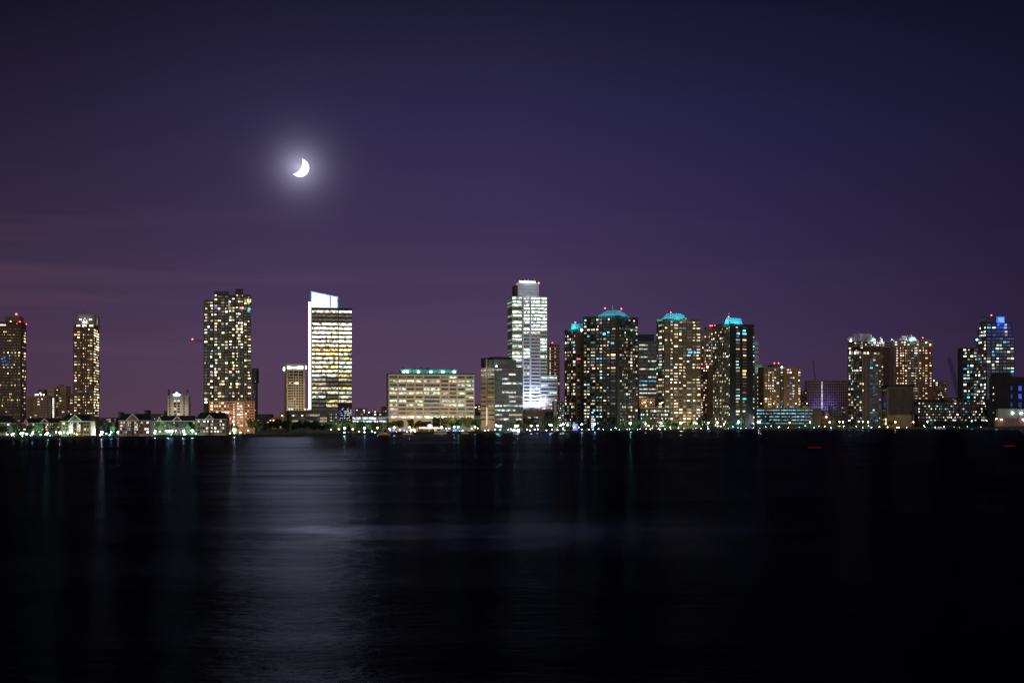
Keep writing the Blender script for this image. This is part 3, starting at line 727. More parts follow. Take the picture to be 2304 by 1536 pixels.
# ---- bright white office tower
b = Bld('office_tower', 'tallest pale banded office tower, brightly floodlit at its foot, antennas on its crown', 1152.2, 1740, 11, pR=1231, pL=1141.8)
wm = wall('pale_green_stone', (.22, .28, .23), .12); pl = wall('silver_panel', (.40, .42, .50), .08); zt = b.z(665.5)
b.box('wall', wm, 0, zt)
xa, xb = b.r(1174.8), b.r(1214.5)
b.box('centre_wall', pl, 0, zt + .4, xa, xb, -2.2, 4)
N = 31
for i in range(N):
    py = 670.6 + 7.72 * i; z = b.z(py)
    hi = i < 10 or i in (12, 14, 17)
    lowr = i > 18
    for (u0, u1, off) in ((b.r(1153), b.r(1173.5), 0), (xa + 1.6, b.r(1191.3, -2.2), -2.2), (b.r(1195.3, -2.2), xb - .5, -2.2), (xb + .8, b.w - .4, 0)):
        if off == 0 and u0 > xb and i > 22: continue
        if off and 10 < i < 23: lit = random.random() < .3
        else: lit = random.random() < (.92 if hi else .55 if not lowr else .3)
        cn = random.choice('GGCGP'); st = random.choice((1.3, 1.7, 2.2) if i < 18 else (.5, .8)) if lit else random.choice((.03, .06))
        b.wins.append((2 + st, 'R', off, (u0 + u1) / 2, z, u1 - u0, 2.35, emat(CC[cn], st, True, CN[cn])))
    b.wins.append((1, 'L', 0, b.d * .5, z - .4, b.d - 2, 2.0, emat(CC['G'], random.choice((.08, .2, .45)), True, 'greenish') if random.random() < .8 else GLASS))
zl = [b.z(674.5 + 7.72 * i) for i in range(N)]
b.bands('R', 0, 0, xa - .05, zl, .9, pmat('pale_band', (.46, .56, .46)), .4, 'spandrel')
b.bands('R', 0, xb + .05, b.w, zl, .9, pmat('pale_band', (.46, .56, .46)), .4, 'spandrel')
b.piers('R', -2.2, [xa + .7, b.r(1193.3, -2.2)], 1.8, 0, zt, pl, .4)
b.box('crown', wall('silver_crown', (.44, .45, .54), .1), zt - .3, b.z(637), b.r(1166), b.r(1213.5), 2, b.d * .8)
b.box('crown_dark_side', wall('dark_crown_panel', (.05, .045, .045)), zt - .3, b.z(641), b.r(1160.5), b.r(1166) - .05, 5, b.d * .75)  # dark block along the crown's left side
b.bands('R', 2, b.r(1167), b.r(1213), [b.z(q) for q in (643, 650, 657)], 1.0, wall('silver_crown2', (.30, .31, .40)), .08)
m = MB(); random.seed(11)
for k in range(11):
    x = b.r(1170 + k * 3.4)
    m.tube((x, 3, b.z(637.5)), (x, 3, b.z(628.5 + random.uniform(-3, 3))), .3, .15, mi=0); m.ball((x, 2.4, b.z(633)), .95, mi=1)
m.box(b.r(1169), b.r(1208), 2.1, 3.6, b.z(637.4), b.z(634.5), 2)
b.part(m, 'antenna_array', [WHITE, lampmat((.75, .92, 1), 4), emat((.7, .9, 1), .6, False, 'cool')])
spot(b.root, (b.r(1188), -10, b.z(637)), (b.r(1188), 2, b.z(629)), (.7, .9, 1), 3000, 100)
b.beacon(b.r(1213), 2.5, b.z(637), 1.1, post=1.0); b.beacon(b.r(1165.8), 6, b.z(638.5), .7, post=.5); b.beacon(b.r(1172.5), 2.2, b.z(637), .5, post=2)
# lower right wing
zw = b.z(843); x1 = b.r(1254, -1)
b.box('wing_wall', wall('wing_stone', (.20, .21, .25), .12), 0, zw, xb + .1, x1, -1, 30)
for i in range(9):
    for (a, e) in ((1217, 1234), (1234.6, 1252.8)):
        lit = random.random() < (.4, .5, .4, .2, .2, .2, .9, .8, .8)[i]
        b.wins.append((2, 'R', -1, (b.r(a, -1) + b.r(e, -1)) / 2, b.z(849 + 8.6 * i), b.r(e, -1) - b.r(a, -1) - .2, 2.2, emat(CC['P' if i > 4 else 'G'], .9 if lit else .04, True, 'pale')))
b.bands('R', -1, xb + .2, x1, [b.z(853.2 + 8.6 * i) for i in range(9)], 1.0, pl, .35, 'spandrel')
b.box('podium', wall('rose_podium', (.22, .14, .12)), 0, b.z(924), b.r(1177), b.r(1222), -9, 2)
b.box('podium', wall('dark_podium', (.06, .045, .05)), 0, b.z(927), b.r(1222) + .1, b.r(1247), -7, 2)
for px in (1184, 1191.5, 1198): b.wins.append((1, 'R', -9, b.r(px, -9), b.z(929.5), 2.6, 2.4, GLASS))
for px, q in ((1190, 5), (1206, 4)): b.one('R', -9, b.r(px, -9), b.z(939), 4.5, 1.2, 'C', .8)
# floodlights at its foot
for px, dist, pw in ((1180, 14, 60000), (1195, 12, 80000), (1209, 13, 80000), (1217, 14, 45000)):
    spot(b.root, (b.r(px), -dist, b.z(912)), (b.r(px), -2, b.z(893)), (.62, .72, 1), pw * .55, 130)
spot(b.root, (b.r(1196), -60, b.z(925)), (b.r(1196), 0, b.z(830)), (.7, .78, 1), 90000, 60)
spot(b.root, (b.r(1165), -120, 4), (b.r(1190), 0, b.z(700)), (.80, 1, .84), 200000, 46)  # added wide flood from the street, lifts the upper facade
spot(b.root, (b.r(1190), -20, b.z(660)), (b.r(1190), 2, b.z(648)), (.8, .86, 1), 6500, 120)
m = MB()
for px in (1180, 1195, 1209): m.box(b.r(px, -8) - .8, b.r(px, -8) + .8, -8.4, -7.6, b.z(924) - .1, b.z(921.5))
b.part(m, 'floodlight', METAL); b.finish(); TALL = b

# small striped annex right of it
b = Bld('office_annex', 'small dark annex with white corner columns right of the floodlit tower', 1245, 1730, 3, pR=1270.5, d=18)
b.box('wall', wall('charcoal', (.04, .045, .06)), 0, b.z(903)); b.box('roof_edge', wall('grey_edge', (.25, .26, .30)), b.z(903) - .3, b.z(901), -.5, b.w + .3, -.5, 18)
b.piers('R', 0, [b.r(q) for q in (1246.5, 1248.8, 1251)], .6, 0, b.z(903), WHITE, .5, 'column')
b.win('R', 0, b.r(1252.5), b.w - .4, 2, b.z(905), 11, 9, .28, 'LCPG', .5, .4, .9); b.finish()

# ---- pink gridded tower
b = Bld('office_tower', 'slim rose-brown gridded tower behind the floodlit tower', 1232, 2060, 4, pR=1260, d=20)
wm = wall('rose_stone', (.40, .24, .20), .1); zt = b.z(772)
b.box('wall', wm, 0, zt)
b.win('R', 0, .3, b.w - .3, 2, zt - 1, 26, 7, .02, 'P', .6, .05, 1)
for z in rows(b.z(900), b.z(782), 30):
    if random.random() < .8: b.one('R', 0, b.r(1237.8), z, 1.2, 1.6, 'P', 1.6)
    if random.random() < .6: b.one('R', 0, b.r(1249), z, 1.0, 1.6, 'P', .9)
b.bands('R', 0, 0, b.w, lines(2, zt - 1, 26), .5, wm, .3); b.beacon(b.r(1243.5), 4, zt, .8, post=1); b.finish()

# ---- four-tower group with aqua-lit hip roofs
AQ = pmat('aqua_roof_metal', (.22, .62, .66), .5, .06)
AQL = (.03, .72, 1)
def aqua_roof(b, x0, x1, y0, y1, z0, z1, ix, iy, trim=True):
    m = MB(); m.frustum((x0, x1, y0, y1), z0 - .3, (x0 + ix, x1 - ix, y0 + iy, y1 - iy), z1); r = b.part(m, 'hip_roof', AQ)
    m = MB()
    c0 = [(x0, y0), (x1, y0), (x1, y1), (x0, y1)]; c1 = [(x0 + ix, y0 + iy), (x1 - ix, y0 + iy), (x1 - ix, y1 - iy), (x0 + ix, y1 - iy)]
    for k in range(4):
        j = (k + 1) % 4
        m.tube((*c0[k], z0), (*c1[k], z1), .28); m.tube((*c1[k], z1), (*c1[j], z1), .28)
    m.build('ridge', pmat('pale_aqua_trim', (.3, .7, .74), .5, .05), r)
    h = z1 - z0; xm, ym = (x0 + x1) / 2, (y0 + y1) / 2; w_, d_ = x1 - x0, y1 - y0
    for q in (.2, .5, .8):
        spot(b.root, (x0 + w_ * q, y0 - 10, z0 + 1), (x0 + w_ * q, y0 + iy, z0 + h * .7), AQL, 4000, 120, 2.5)
        spot(b.root, (x0 - 10, y0 + d_ * q, z0 + 1), (x0 + ix, y0 + d_ * q, z0 + h * .7), AQL, 4400, 120, 2.5)
    return r
def apt(b, fR, fL, zt, n, wm, z0=2.0, edge=True):
    b.box('wall', wm, 0, zt)
    if edge: b.box('roof_edge', wm, zt - .2, zt + 1.1, -.25, b.w + .25, -.25, b.d + .25)
AP = 'PPWYPWWYKWPCA'
# left aqua tower
b = Bld('apartment_tower', 'narrow brown tower with a short aqua roof left of the black tower', 1296, 1800, 35, pR=1320, pL=1270)
wm = wall('umber', (.10, .076, .06)); zt = b.z(741.5); apt(b, 0, 0, zt, 31, wm)
b.win('L', 0, .5, b.d - .5, 2, zt - 1.5, 30, [.3, 1.2, .5, .5, .5, .5, .5, .9, .5, .9, .3], .36, AP, .58, .4)
b.piers('L', 0, [b.d * q for q in (.25, .42, .62, .8)], .5, 0, zt, wm, .6)
b.win('R', 0, .6, b.w * .45, 2, zt - 26, 22, 1, .25, AP, .5, .3)
aqua_roof(b, 1.5, b.w - 2, 2, b.l(1285) + 3, zt + .4, b.z(728), 1.2, 1.5)
m = MB()
for i, q in enumerate((0, 1, 2, 3)): m.box(1.2 + q * 1.5, 2.2 + q * 1.5, -.3, -.02, b.z(809) + (.2 if i % 2 else 0), b.z(806) + (0 if i % 2 else .5))
b.part(m, 'sign', lampmat((1, .1, .2), 2.0))
b.beacon(2, 4, b.z(728), .8, post=2); b.mast(b.w * .7, 6, b.z(728), b.z(715), .2)
b.beacon(b.r(1309), -.2, zt - 1.5, 1.1, 'C', 60, 1.2, 'roof_lamp'); b.finish()
# big black tower
b = Bld('apartment_tower', 'broad black tower with low aqua hip roof and two red beacons', 1389, 1770, 56, pR=1435.5, pL=1312)
wm = wall('black_brick', (.048, .046, .047)); zt = b.z(711); apt(b, 0, 0, zt, 33, wm)
n = 33
b.win('L', 0, b.l(1385.5), b.l(1313), 6, zt - 1.5, n, [.2, 2.0, .8, 1.0, .5, 1.1, .7, 1.1, .5, 1.1, .6, 2.0, .7, 1, .5, 1, .3], .33, AP + 'A', .5, .5)
b.win('R', 0, b.r(1393.5), b.r(1435), 6, zt - 1.5, n, [.3, 1, .6, .5, .6, .6, .6, .9, .4, 1.1, .2, .9, .6, 1, .6, 1, .3], .36, AP + 'A', .5, .45)
b.bands('L', 0, b.l(1386), b.d, lines(6, zt - 1.2, n), .25, pmat('black_ledge', (.075, .078, .082)), .25)
b.piers('L', 0, [b.l(q) for q in (1320, 1327, 1339.5, 1347, 1355, 1363, 1372, 1386)], .45, 0, zt, pmat('black_pier', (.07, .07, .074)), .35)
b.piers('R', 0, [.6, b.r(1400), b.r(1405), b.r(1412), b.r(1426)], .7, 0, zt, pmat('black_pier', (.07, .07, .074)), .35)
b.one('L', 0, b.l(1379), b.z(813.8), 4.5, 2, 'B', .8); b.one('L', 0, b.l(1378), b.z(771), 4.5, 2.1, 'A', 2.4); b.one('L', 0, b.l(1359.5), b.z(750), 4, 2.4, 'A', 3.2)
for q in (1394.5, 1401, 1408, 1413.5, 1418, 1423.5, 1428.5, 1433): b.one('R', 0, b.r(q), b.z(737.5), 2.2, 2.0, 'T' if q < 1415 else 'A', .6)
aqua_roof(b, b.w * .05, b.w * .68, b.d * .05, b.d * .62, zt + .5, b.z(695.5), b.w * .22, b.d * .16)
b.beacon(b.w * .15, b.d * .45, b.z(696) - 1, .9, post=4); b.beacon(b.w * .52, b.d * .2, b.z(696) - 1, .9, post=4); b.mast(b.w * .3, b.d * .33, b.z(695.5), b.z(682), .25, WHITE)
b.finish()
# slate office behind
b = Bld('office_block', 'slate banded office block with glass top between the black and tan towers', 1432, 2080, 3, pR=1478, d=30)
wm = wall('slate', (.105, .11, .14)); zt = b.z(767)
b.box('wall', wm, 0, zt); b.box('penthouse', wall('teal_black_glass', (.025, .04, .055)), zt - .3, b.z(752), b.r(1432), b.r(1472), 2, 26)
for i in range(14):
    for (a, e) in ((1438, 1457), (1458, 1477)):
        q = random.random(); cn = 'A' if i == 9 else random.choice('LPG'); st = .75 if i in (6, 9, 11, 12) or q < .3 else .04
        b.wins.append((2, 'R', 0, (b.r(a) + b.r(e)) / 2, b.z(776 + 9 * i), b.r(e) - b.r(a) - .5, 1.9, emat(CC[cn], st, True, CN[cn])))
b.bands('R', 0, 0, b.w, [b.z(780.5 + 9 * i) for i in range(13)], 1.8, pmat('slate_band', (.15, .155, .19)), .4, 'spandrel'); b.finish()
# tan tower
b = Bld('apartment_tower', 'tan apartment tower with aqua hip roof and pale narrow left side', 1494.5, 1850, 17, pR=1577, pL=1476.5)
wm = wall('tan_stone', (.185, .135, .080), .15); lw = wall('pale_tan', (.24, .21, .16)); zt = b.z(718.5); apt(b, 0, 0, zt, 34, wm)
n = 34; z0 = b.z(952)
patR = [.3, 2.0, .8, 1.0, .8, 2.0, .6, 1.6, .5, 1.3, .6, 2.3, .7, 1.3, .7, 1.8, .3]
b.win('R', 0, .4, b.w - .3, z0, zt - 1, n, patR, .36, AP + 'YPW', .5, .55)
b.win('L', 0, .4, b.d - .4, z0, zt - 1, n, [.3, .5, .8, 2.2, .8, .5, .3], .42, AP, .58, .5)
b.box('pale_side', lw, 0, zt - .3, -.02, .1, 0, b.d)
u = .4; tot = sum(patR); us = []
for i, q in enumerate(patR):
    if i % 2 == 0: us.append(u + q * (b.w - .7) / tot / 2)
    u += q * (b.w - .7) / tot
b.piers('R', 0, us, .6, 0, zt, wm, .4)
b.bands('R', 0, 0, b.w, lines(z0, zt - 1, n), .22, pmat('tan_ledge', (.15, .13, .09)), .25)
b.one('R', 0, b.r(1530.5), b.z(751), 2.5, 2.2, 'P', 8)
for q, c in ((1550.5, 'A'), (1556, 'A'), (1563, 'A'), (1571.5, 'A')): b.one('R', 0, b.r(q), b.z(791.5), 3, 2.6, c, 1.8)
aqua_roof(b, b.r(1503), b.r(1549), 3, b.d - 2, zt + .5, b.z(704), 6.5, 4)
b.beacon(b.r(1515), 8, b.z(704) - .5, .8, post=2.2)
for px in (1500, 1525, 1550, 1572): spot(b.root, (b.r(px), -22, 3), (b.r(px), 0, 22), (1, .82, .6), 3500, 110)
b.finish()
# its low garage with orange lamps
b = Bld('parking_garage', 'dark low garage with an orange-lit roof deck beside the tan tower', 1440, 1818, 4, pR=1509, d=34)
b.box('wall', wall('garage_dark', (.055, .055, .05)), 0, b.z(918)); om = wall('orange_tan', (.42, .27, .17))
b.box('upper_wall', om, b.z(918) - .3, b.z(896), .4, b.r(1476), 10, 30); b.box('parapet', om, b.z(918) - .1, b.z(916), -.2, b.w + .2, -.2, 34)
b.win('R', 0, .6, b.w - .6, 2, b.z(920), 5, 16, .36, 'PYWLAC', .5, .5, .9)
b.win('R', 10, 1, b.r(1475), b.z(916), b.z(897), 3, 8, .1, 'W', .5, .1, .9)
for px in (1452, 1466, 1492):
    b.beacon(b.r(px), 5, b.z(918), .6, 'O', 40, 7.5, 'deck_lamp')
b.bands('R', 0, 0, b.w, lines(2, b.z(920), 5), .5, wall('garage_dark', (.055, .055, .05)), .3); b.finish()
# rose tower behind
b = Bld('apartment_tower', 'rose-brown tower tucked between the tan tower and the black-sided tower', 1572, 2060, 3, pR=1612, d=24)
wm = wall('rose_brown', (.20, .13, .115)); zt = b.z(745); b.box('wall', wm, 0, zt)
b.win('R', 0, b.r(1577), b.w - .5, 4, zt - 2, 34, 6, .34, 'PKLWP', .5, .3)
b.piers('R', 0, [b.r(1584)], 1.6, 0, zt, wall('pale_rose', (.28, .19, .17)), .5)
b.bands('R', 0, 0, b.w, lines(4, zt - 2, 17), .3, wm, .3)
for px in (1600, 1604, 1610): b.beacon(b.r(px), 6, b.z(735), .9, post=2)
b.box('penthouse', wm, zt - .3, b.z(735), b.r(1590), b.r(1614), 4, 20); b.finish()
b = Bld('apartment_block', 'shorter umber block with red beacons right of the tan tower', 1576, 1960, 8, pR=1606, d=20)
wm = wall('umber_block', (.16, .105, .055)); zt = b.z(822); b.box('wall', wm, 0, zt)
b.win('R', 0, .4, b.r(1592), 4, zt - 2, 24, 3, .3, 'PKW', .5, .3, 1.0)
b.box('blank_panel', wall('ochre_panel', (.24, .15, .07)), 0, zt - 2, b.r(1594), b.r(1605), -.3, -.02)
b.beacon(b.r(1580.5), 3, zt + 1, .9, post=1); b.beacon(b.r(1591), 3, zt + 1, .9, post=1); b.beacon(b.r(1591.5), -.4, zt - 3, .9, 'C', 30, 1, 'roof_lamp'); b.finish()
# black-sided tower
b = Bld('apartment_tower', 'tower with blank black right side, ribbed tan left side and boxy aqua roof', 1640, 1880, 30, pR=1697, pL=1603)
wm = wall('tan_rib', (.14, .115, .085)); bk = wall('blank_black', (.024, .026, .030)); zt = b.z(729.5)
apt(b, 0, 0, zt, 31, wm, edge=False); n = 32
b.box('blank_panel', bk, 0, zt + 1, 1.2, b.w + .2, -.35, -.01); b.box('roof_edge', bk, zt - .2, zt + 1, 0, b.w + .1, .05, b.d * .8)
b.box('black_side', bk, 0, zt - .3, b.w + .01, b.w + .2, 0, b.d)  # black sheet over the tower's end wall
b.win('R', -.35, b.r(1655.5), b.r(1664), 5, zt - 1.5, n, [0, 1, .01], .55, 'YPWYPA', .52, .5)
b.win('R', -.35, b.r(1670.5), b.r(1679), 5, zt - 1.5, n, [0, 1, .01], .45, 'YPWYOA', .52, .5)
b.win('R', -.35, b.r(1694), b.r(1697), 5, zt - 1.5, n, [.0, 1, .1], .45, 'PLYA', .5, .2)
b.win('L', 0, .5, b.d - .5, 3, b.z(735), n, [.2, .8, .3, .5, .4, .35, .4, .35, .4, .6, .5, .35, .4, .35, .4, .6, .3, .6, .2], .30, 'PPYWPWC', .55, .5)
b.piers('L', 0, [b.d * (i + .5) / 9 for i in range(9)], .4, 0, zt, pmat('tan_rib_pier', (.20, .17, .13)), .5)
b.win('R', 0, .1, 1.0, 5, zt - 2, n, [0, 1, .01], .5, 'LACPY', .6, .2)
b.one('R', -.35, b.r(1659.5), b.z(749), 4.6, 2.6, 'A', .9); b.one('R', -.35, b.r(1659.5), b.z(756), 4.6, 2.6, 'B', .8)
aqua_roof(b, .8, b.r(1672), 1, b.l(1629), zt + .6, b.z(714.5), 1.6, 2.2)
b.beacon(1.8, 3, b.z(714.5) - .5, .8, post=2); b.mast(3.6, 4, b.z(714), b.z(702), .25, WHITE)
for px in (1652, 1685): spot(b.root, (b.r(px), -16, 3), (b.r(px), 0, 10), (.35, .95, .9), 1800, 110)
spot(b.root, (-16, b.d * .5, 3), (0, b.d * .5, 14), (1, .95, .85), 2500, 110)
b.finish()
b = Bld('office_tower', 'sliver of white and navy striped block right of the black-sided tower', 1690, 2180, 2, pR=1706.5, d=18)
b.box('wall', wall('white_band', (.42, .40, .46)), 0, b.z(768)); 
for i in range(12): b.wins.append((1, 'R', 0, b.w / 2 + 2, b.z(778.5 + 9.2 * i), b.w - 4.4, 2.6, emat(CC['B'], .25, True, 'blue') if i == 3 else GLASS))
b.finish()

# ---- tan mid-rise pair and front garage
b = Bld('office_block', 'low tan block with green glass top beside the black-sided tower', 1698, 2140, 2, pR=1720, d=26)
wm = wall('light_tan', (.36, .25, .155)); b.box('wall', wm, 0, b.z(839)); b.box('glass_top', wall('green_glass', (.14, .20, .17)), b.z(839) - .3, b.z(820.5), .3, b.w + 22, 1, 22)
for i in range(8): b.wins.append((2, 'R', 0, b.w * .55, b.z(849 + 9.4 * i), b.w * .6, 2.2, emat(CC['G'], random.choice((.25, .5, .8)), True, 'greenish')))
spot(b.root, (4, -9, b.z(838)), (4, 1, b.z(828)), (.5, 1, .85), 5000, 90); b.finish()
b = Bld('apartment_block', 'tan mid-rise apartment block with dark centre slot and two red beacons', 1718.5, 2090, 6, pR=1801, d=30)
wm = wall('mustard_tan', (.23, .155, .075)); zt = b.z(827); apt(b, 0, 0, zt, 15, wm); n = 15
b.box('recess_shade', wall('slot_shade', (.03, .025, .025)), 0, zt - .5, b.r(1754.5), b.r(1763), -.3, -.02)  # shade of the recess put on as a dark slab over the wall
b.win('R', 0, .8, b.r(1753.5), b.z(918), zt - 1, n, [.3, 1.3, .8, .6, .5, .6, .6, .8, .5, .8, .6, 1.2, .3], .42, 'PWPKLP', .5, .2, 1.1)
b.win('R', -.3, b.r(1755), b.r(1762.5), b.z(918), zt - 1, n, 1, .35, 'PLWA', .5, .3)
b.win('R', 0, b.r(1770), b.r(1788), b.z(918), zt - 1, n, [.2, 1, .5, 1, .5, 1, .2], .36, 'PLKBC', .5, .35)
b.win('R', 0, b.r(1796), b.r(1801), b.z(918), zt - 1, n, [.1, 1, .1], .45, 'PLW', .55, .2)
b.bands('R', -.3, b.r(1755), b.r(1762.5), lines(b.z(918), zt - 1, n), .4, wm, .4, 'balcony')
b.box('penthouse', wall('dark_pent', (.05, .045, .045)), zt - .3, b.z(820), b.r(1737), b.r(1757), 6, 20)
b.beacon(b.r(1745.5), 7, b.z(820), .9, post=2.5); b.beacon(b.r(1755), 7, b.z(820), .9, post=2.5); b.beacon(b.r(1759), -.5, zt, 1.1, 'C', 50, .6, 'roof_lamp')
for px in (1735, 1775): spot(b.root, (b.r(px), -26, 22), (b.r(px), 0, 36), (1, .72, .36), 9000, 110)
b.finish()
b = Bld('parking_garage', 'long dark open-deck garage with four rows of blue-white light', 1846, 1985, 75, pL=1700, d=None, w=30)
wm = wall('garage_brown', (.055, .042, .032)); zt = b.z(917.5); b.box('wall', wm, 0, zt)
for i in range(5):
    for k in range(7):
        u0 = 3 + k * (b.d - 12) / 7 + 8; wd = (b.d - 12) / 7 - .8
        st = random.choice((.3, .6, .6, 1.0)) if i < 4 else .25
        if k == 0: st *= .4
        cn = random.choice('CAC' if k < 5 else 'AT')
        b.wins.append((2, 'L', 0, u0 + wd / 2, b.z(922.3 + 7.4 * i), wd, 1.7, emat((.35, .8, .95), st, True, 'aqua')))
b.bands('L', 0, 0, b.d, [b.z(926.2 + 7.4 * i) for i in range(4)], 1.6, wm, .5, 'spandrel')
b.bands('L', 0, 0, b.d, [zt], .5, pmat('orange_edge', (.45, .26, .12)), .5, 'parapet')
for q in (1712, 1740, 1790, 1815): b.beacon(6, b.l(q), zt, .5, 'O', 25, 6.5, 'deck_lamp')
m = MB(); m.box(3, 12, b.l(1815), b.l(1805), zt - .2, zt + 3.2); b.part(m, 'stair_hut', wall('hut_yellow', (.65, .38, .06)))
b.finish()

# ---- rose gridded slab behind and low white sheds
b = Bld('office_block', 'wide rose gridded slab with a vertical line of lights, blue-lit lower half', 1816.5, 2560, -2, pR=1916, d=30)
wm = wall('plum_stone', (.20, .12, .14)); zt = b.z(855.5); b.box('wall', wm, 0, zt)
ng = 15; tr = pmat('rose_grid', (.34, .24, .26))
b.bands('R', 0, 0, b.w, lines(b.z(921), zt, 11), .45, tr, .4, 'grid_ledge'); b.piers('R', 0, [b.w * i / 20 for i in range(21)], .35, 0, zt, tr, .3, 'grid_pier')
b.win('R', 0, 0, b.w, b.z(921), zt, 11, [.3, 1, .0] * 0 + [.3, .7] * 20 + [.3], .0, 'P', .5, .0)
for z in rows(b.z(918), b.z(858), 18): b.one('R', 0, b.r(1849.5), z, 1.6, 2.2, 'L', 1.2)
spot(b.root, (b.r(1850), -30, 6), (b.r(1853), 0, 26), (.25, .25, 1), 190000, 80); b.mast(b.r(1886), 6, zt, zt + 2.5, .4); b.finish()
def shed(label, a, e, pt, Y, col, lights=(), d=14, phi=0, cat='building', win=True):
    b = Bld('low_building', label, a, Y, phi, pR=e, d=d, cat=cat); zt = b.z(pt); wm = wall(label.split()[0] + '_' + label.split()[1], col)
    b.box('wall', wm, 0, zt); b.box('roof', pmat('flat_roof', (.06, .06, .065)), zt - .05, zt + .45, -.3, b.w + .3, -.3, d + .3)
    if win: b.win('R', 0, .5, b.w - .5, 1, zt - .8, max(1, int(zt / 3.6)), max(2, int(b.w / 4)), .18, 'PWLK', .5, .3, .9)
    for (px, py, cn, st) in lights: b.beacon(b.r(px), -.6, b.z(py) - 1.0, .7, cn, st, 1.0, 'wall_lamp')
    b.finish(); return b
LV = (.30, .29, .36)
shed('pale lavender shed with square panels right of the long garage', 1849, 1867, 923, 2300, LV)
shed('pale lavender tower-like shed block left of the glass-cornered tower', 1867.5, 1874, 914, 2295, (.28, .27, .33), win=False)
shed('white box plant building with a raised grey box', 1874.5, 1894, 921, 2290, (.36, .35, .42), ((1888, 939, 'L', 40),))
shed('grey raised box beside the glass-cornered tower foot', 1892, 1903, 913.5, 2310, (.30, .31, .38))
shed('long pale wall with orange lamp behind the right promenade', 1847, 1905, 935, 2240, (.34, .30, .28), ((1859, 937.5, 'O', 40),), win=False)

# ---- domed pair of towers
def dome(b, x, y, z, r, sz=.8, name='dome', st=2200):
    m = MB(); m.ball((x, y, z), r, 16, 6, half=True, sz=sz); o = b.part(m, name, pmat('dome_white', (.55, .72, .76), .5, .05))
    if st: spot(b.root, (x, y - r - 4, z - .5), (x, y, z + r * .5), (.35, .78, 1), st * r / 1.5, 130)
    return o
b = Bld('apartment_tower', 'maroon tower with pale cornices, small domes and a big white dome on top', 1944, 2180, 32, pR=2003, pL=1907)
wm = wall('maroon_brick', (.085, .038, .030)); cn_ = pmat('pale_cornice', (.42, .42, .46)); zt = b.z(766)
b.box('wall', wm, 0, zt)
for f, L in (('R', b.w), ('L', b.d)):
    b.bands(f, 0, -.5, L + .3, [b.z(q) for q in (766.5, 772.5, 778)], .9, cn_, .6, 'cornice')
b.win('R', 0, .5, b.w - .5, b.z(950), b.z(780), 29, [.4, 1, .3, 1, 1.2, .9, .6, 1, 2.4], .22, 'PYWL', .48, .3)
b.win('R', 0, 1, b.w * .8, b.z(777.5), b.z(767.5), 2, 7, .6, 'PKWP', .6, .2, 1.3)
b.win('L', 0, 1, b.d - 1, b.z(790), b.z(767.5), 4, 5, .3, 'LPW', .55, .2)
spot(b.root, (b.w * .3, 2, zt + 2), (b.w * .25, 10, zt + 7), (.8, .8, 1), 2500, 130)
b.box('penthouse', wall('lilac_panel', (.42, .40, .52)), zt - .3, b.z(749.5), b.w * .02, b.w * .48, 10, 24)
b.box('penthouse', wall('lilac_panel', (.42, .40, .52)), zt - .3, b.z(756), -0.5 + 1, b.w * .2, 12, 34)
dome(b, b.r(1963.5), 3, zt + .5, 7.0, .95); dome(b, 1.4, b.l(1921), zt + .5, 3.6, 1.5, 'small_dome', 2500); dome(b, b.r(1984), 2, zt + .5, 2.6, 1.7, 'small_dome', 2500)
b.beacon(b.r(1985), 3, zt + 4, .7, post=1.5); b.beacon(b.r(1963.5), 3, zt + 7, .5, post=.5)
b.beacon(.8, b.l(1914) , zt, 1.4, 'C', 110, 1.2, 'roof_lamp')
m = MB(); m.box(1, 3.4, b.d * .35, b.d * .45, zt - .2, zt + 4.4); m.tube((b.w * .1, 16, b.z(749.5)), (b.w * .1, 16, b.z(745)), .35); m.tube((b.w * .4, 14, b.z(749.5)), (b.w * .4, 14, b.z(746)), .25); b.part(m, 'roof_unit', WHITE)
b.finish()
b = Bld('apartment_tower', 'glass-cornered grey tower with tan corner piers in front of the maroon tower', 1940, 2130, 32, pR=1984, pL=1907.5)
wm = wall('stone_grey', (.105, .09, .075)); zt = b.z(792); b.box('wall', wm, 0, b.z(798)); b.box('upper_wall', wall('stone_tan', (.17, .14, .115)), b.z(799), zt, .4, b.w - .4, .4, b.d - .4)
b.bands('L', 0, -.3, b.d, [b.z(798.5)], .8, pmat('pale_cornice2', (.28, .26, .24)), .6, 'cornice')
b.win('L', .4, b.d * .05, b.d * .95, b.z(797), b.z(786) - 1.5, 1, 5, .6, 'PLC', .7, .1); b.win('R', .4, 1, b.w - 1, b.z(797), b.z(790.5), 1, 5, .8, 'PKW', .8, .1, 1.4)
b.win('L', 0, .6, b.d - .6, b.z(955), b.z(800), 26, [.2, 1, .5, 1, .5, .8, .5, 1, .5, 1, .2], .27, 'GPYLPC', .6, .7)
b.win('R', 0, b.r(1957), b.r(1976), b.z(955), b.z(800), 26, [.1, 1, .05, 1, .05, 1, .1], .06, 'PBA', .62, .7, .6, dimpal='TCAA')
b.win('R', 0, b.r(1977), b.r(1982.5), b.z(955), b.z(800), 26, 1, .3, 'PYK', .5, .3)
b.piers('R', 0, [.7, b.r(1948)], 2.4, 0, b.z(799), wall('pier_tan', (.17, .14, .11)), .6)
b.piers('R', 0, [b.r(1953)], 1.2, 0, b.z(799), wall('stone_grey', (.105, .09, .075)), .4)
b.piers('L', 0, [b.d * .28, b.d * .55, b.d * .8], .5, 0, b.z(799), wall('pier_tan', (.17, .14, .11)), .4)
b.bands('R', 0, b.r(1957), b.r(1976), lines(b.z(955), b.z(800), 26), .3, pmat('steel_line', (.16, .18, .2)), .3, 'balcony')
for py in (872, 880, 888): b.one('R', 0, b.r(1966), b.z(py), 3, 2, 'B', .7)
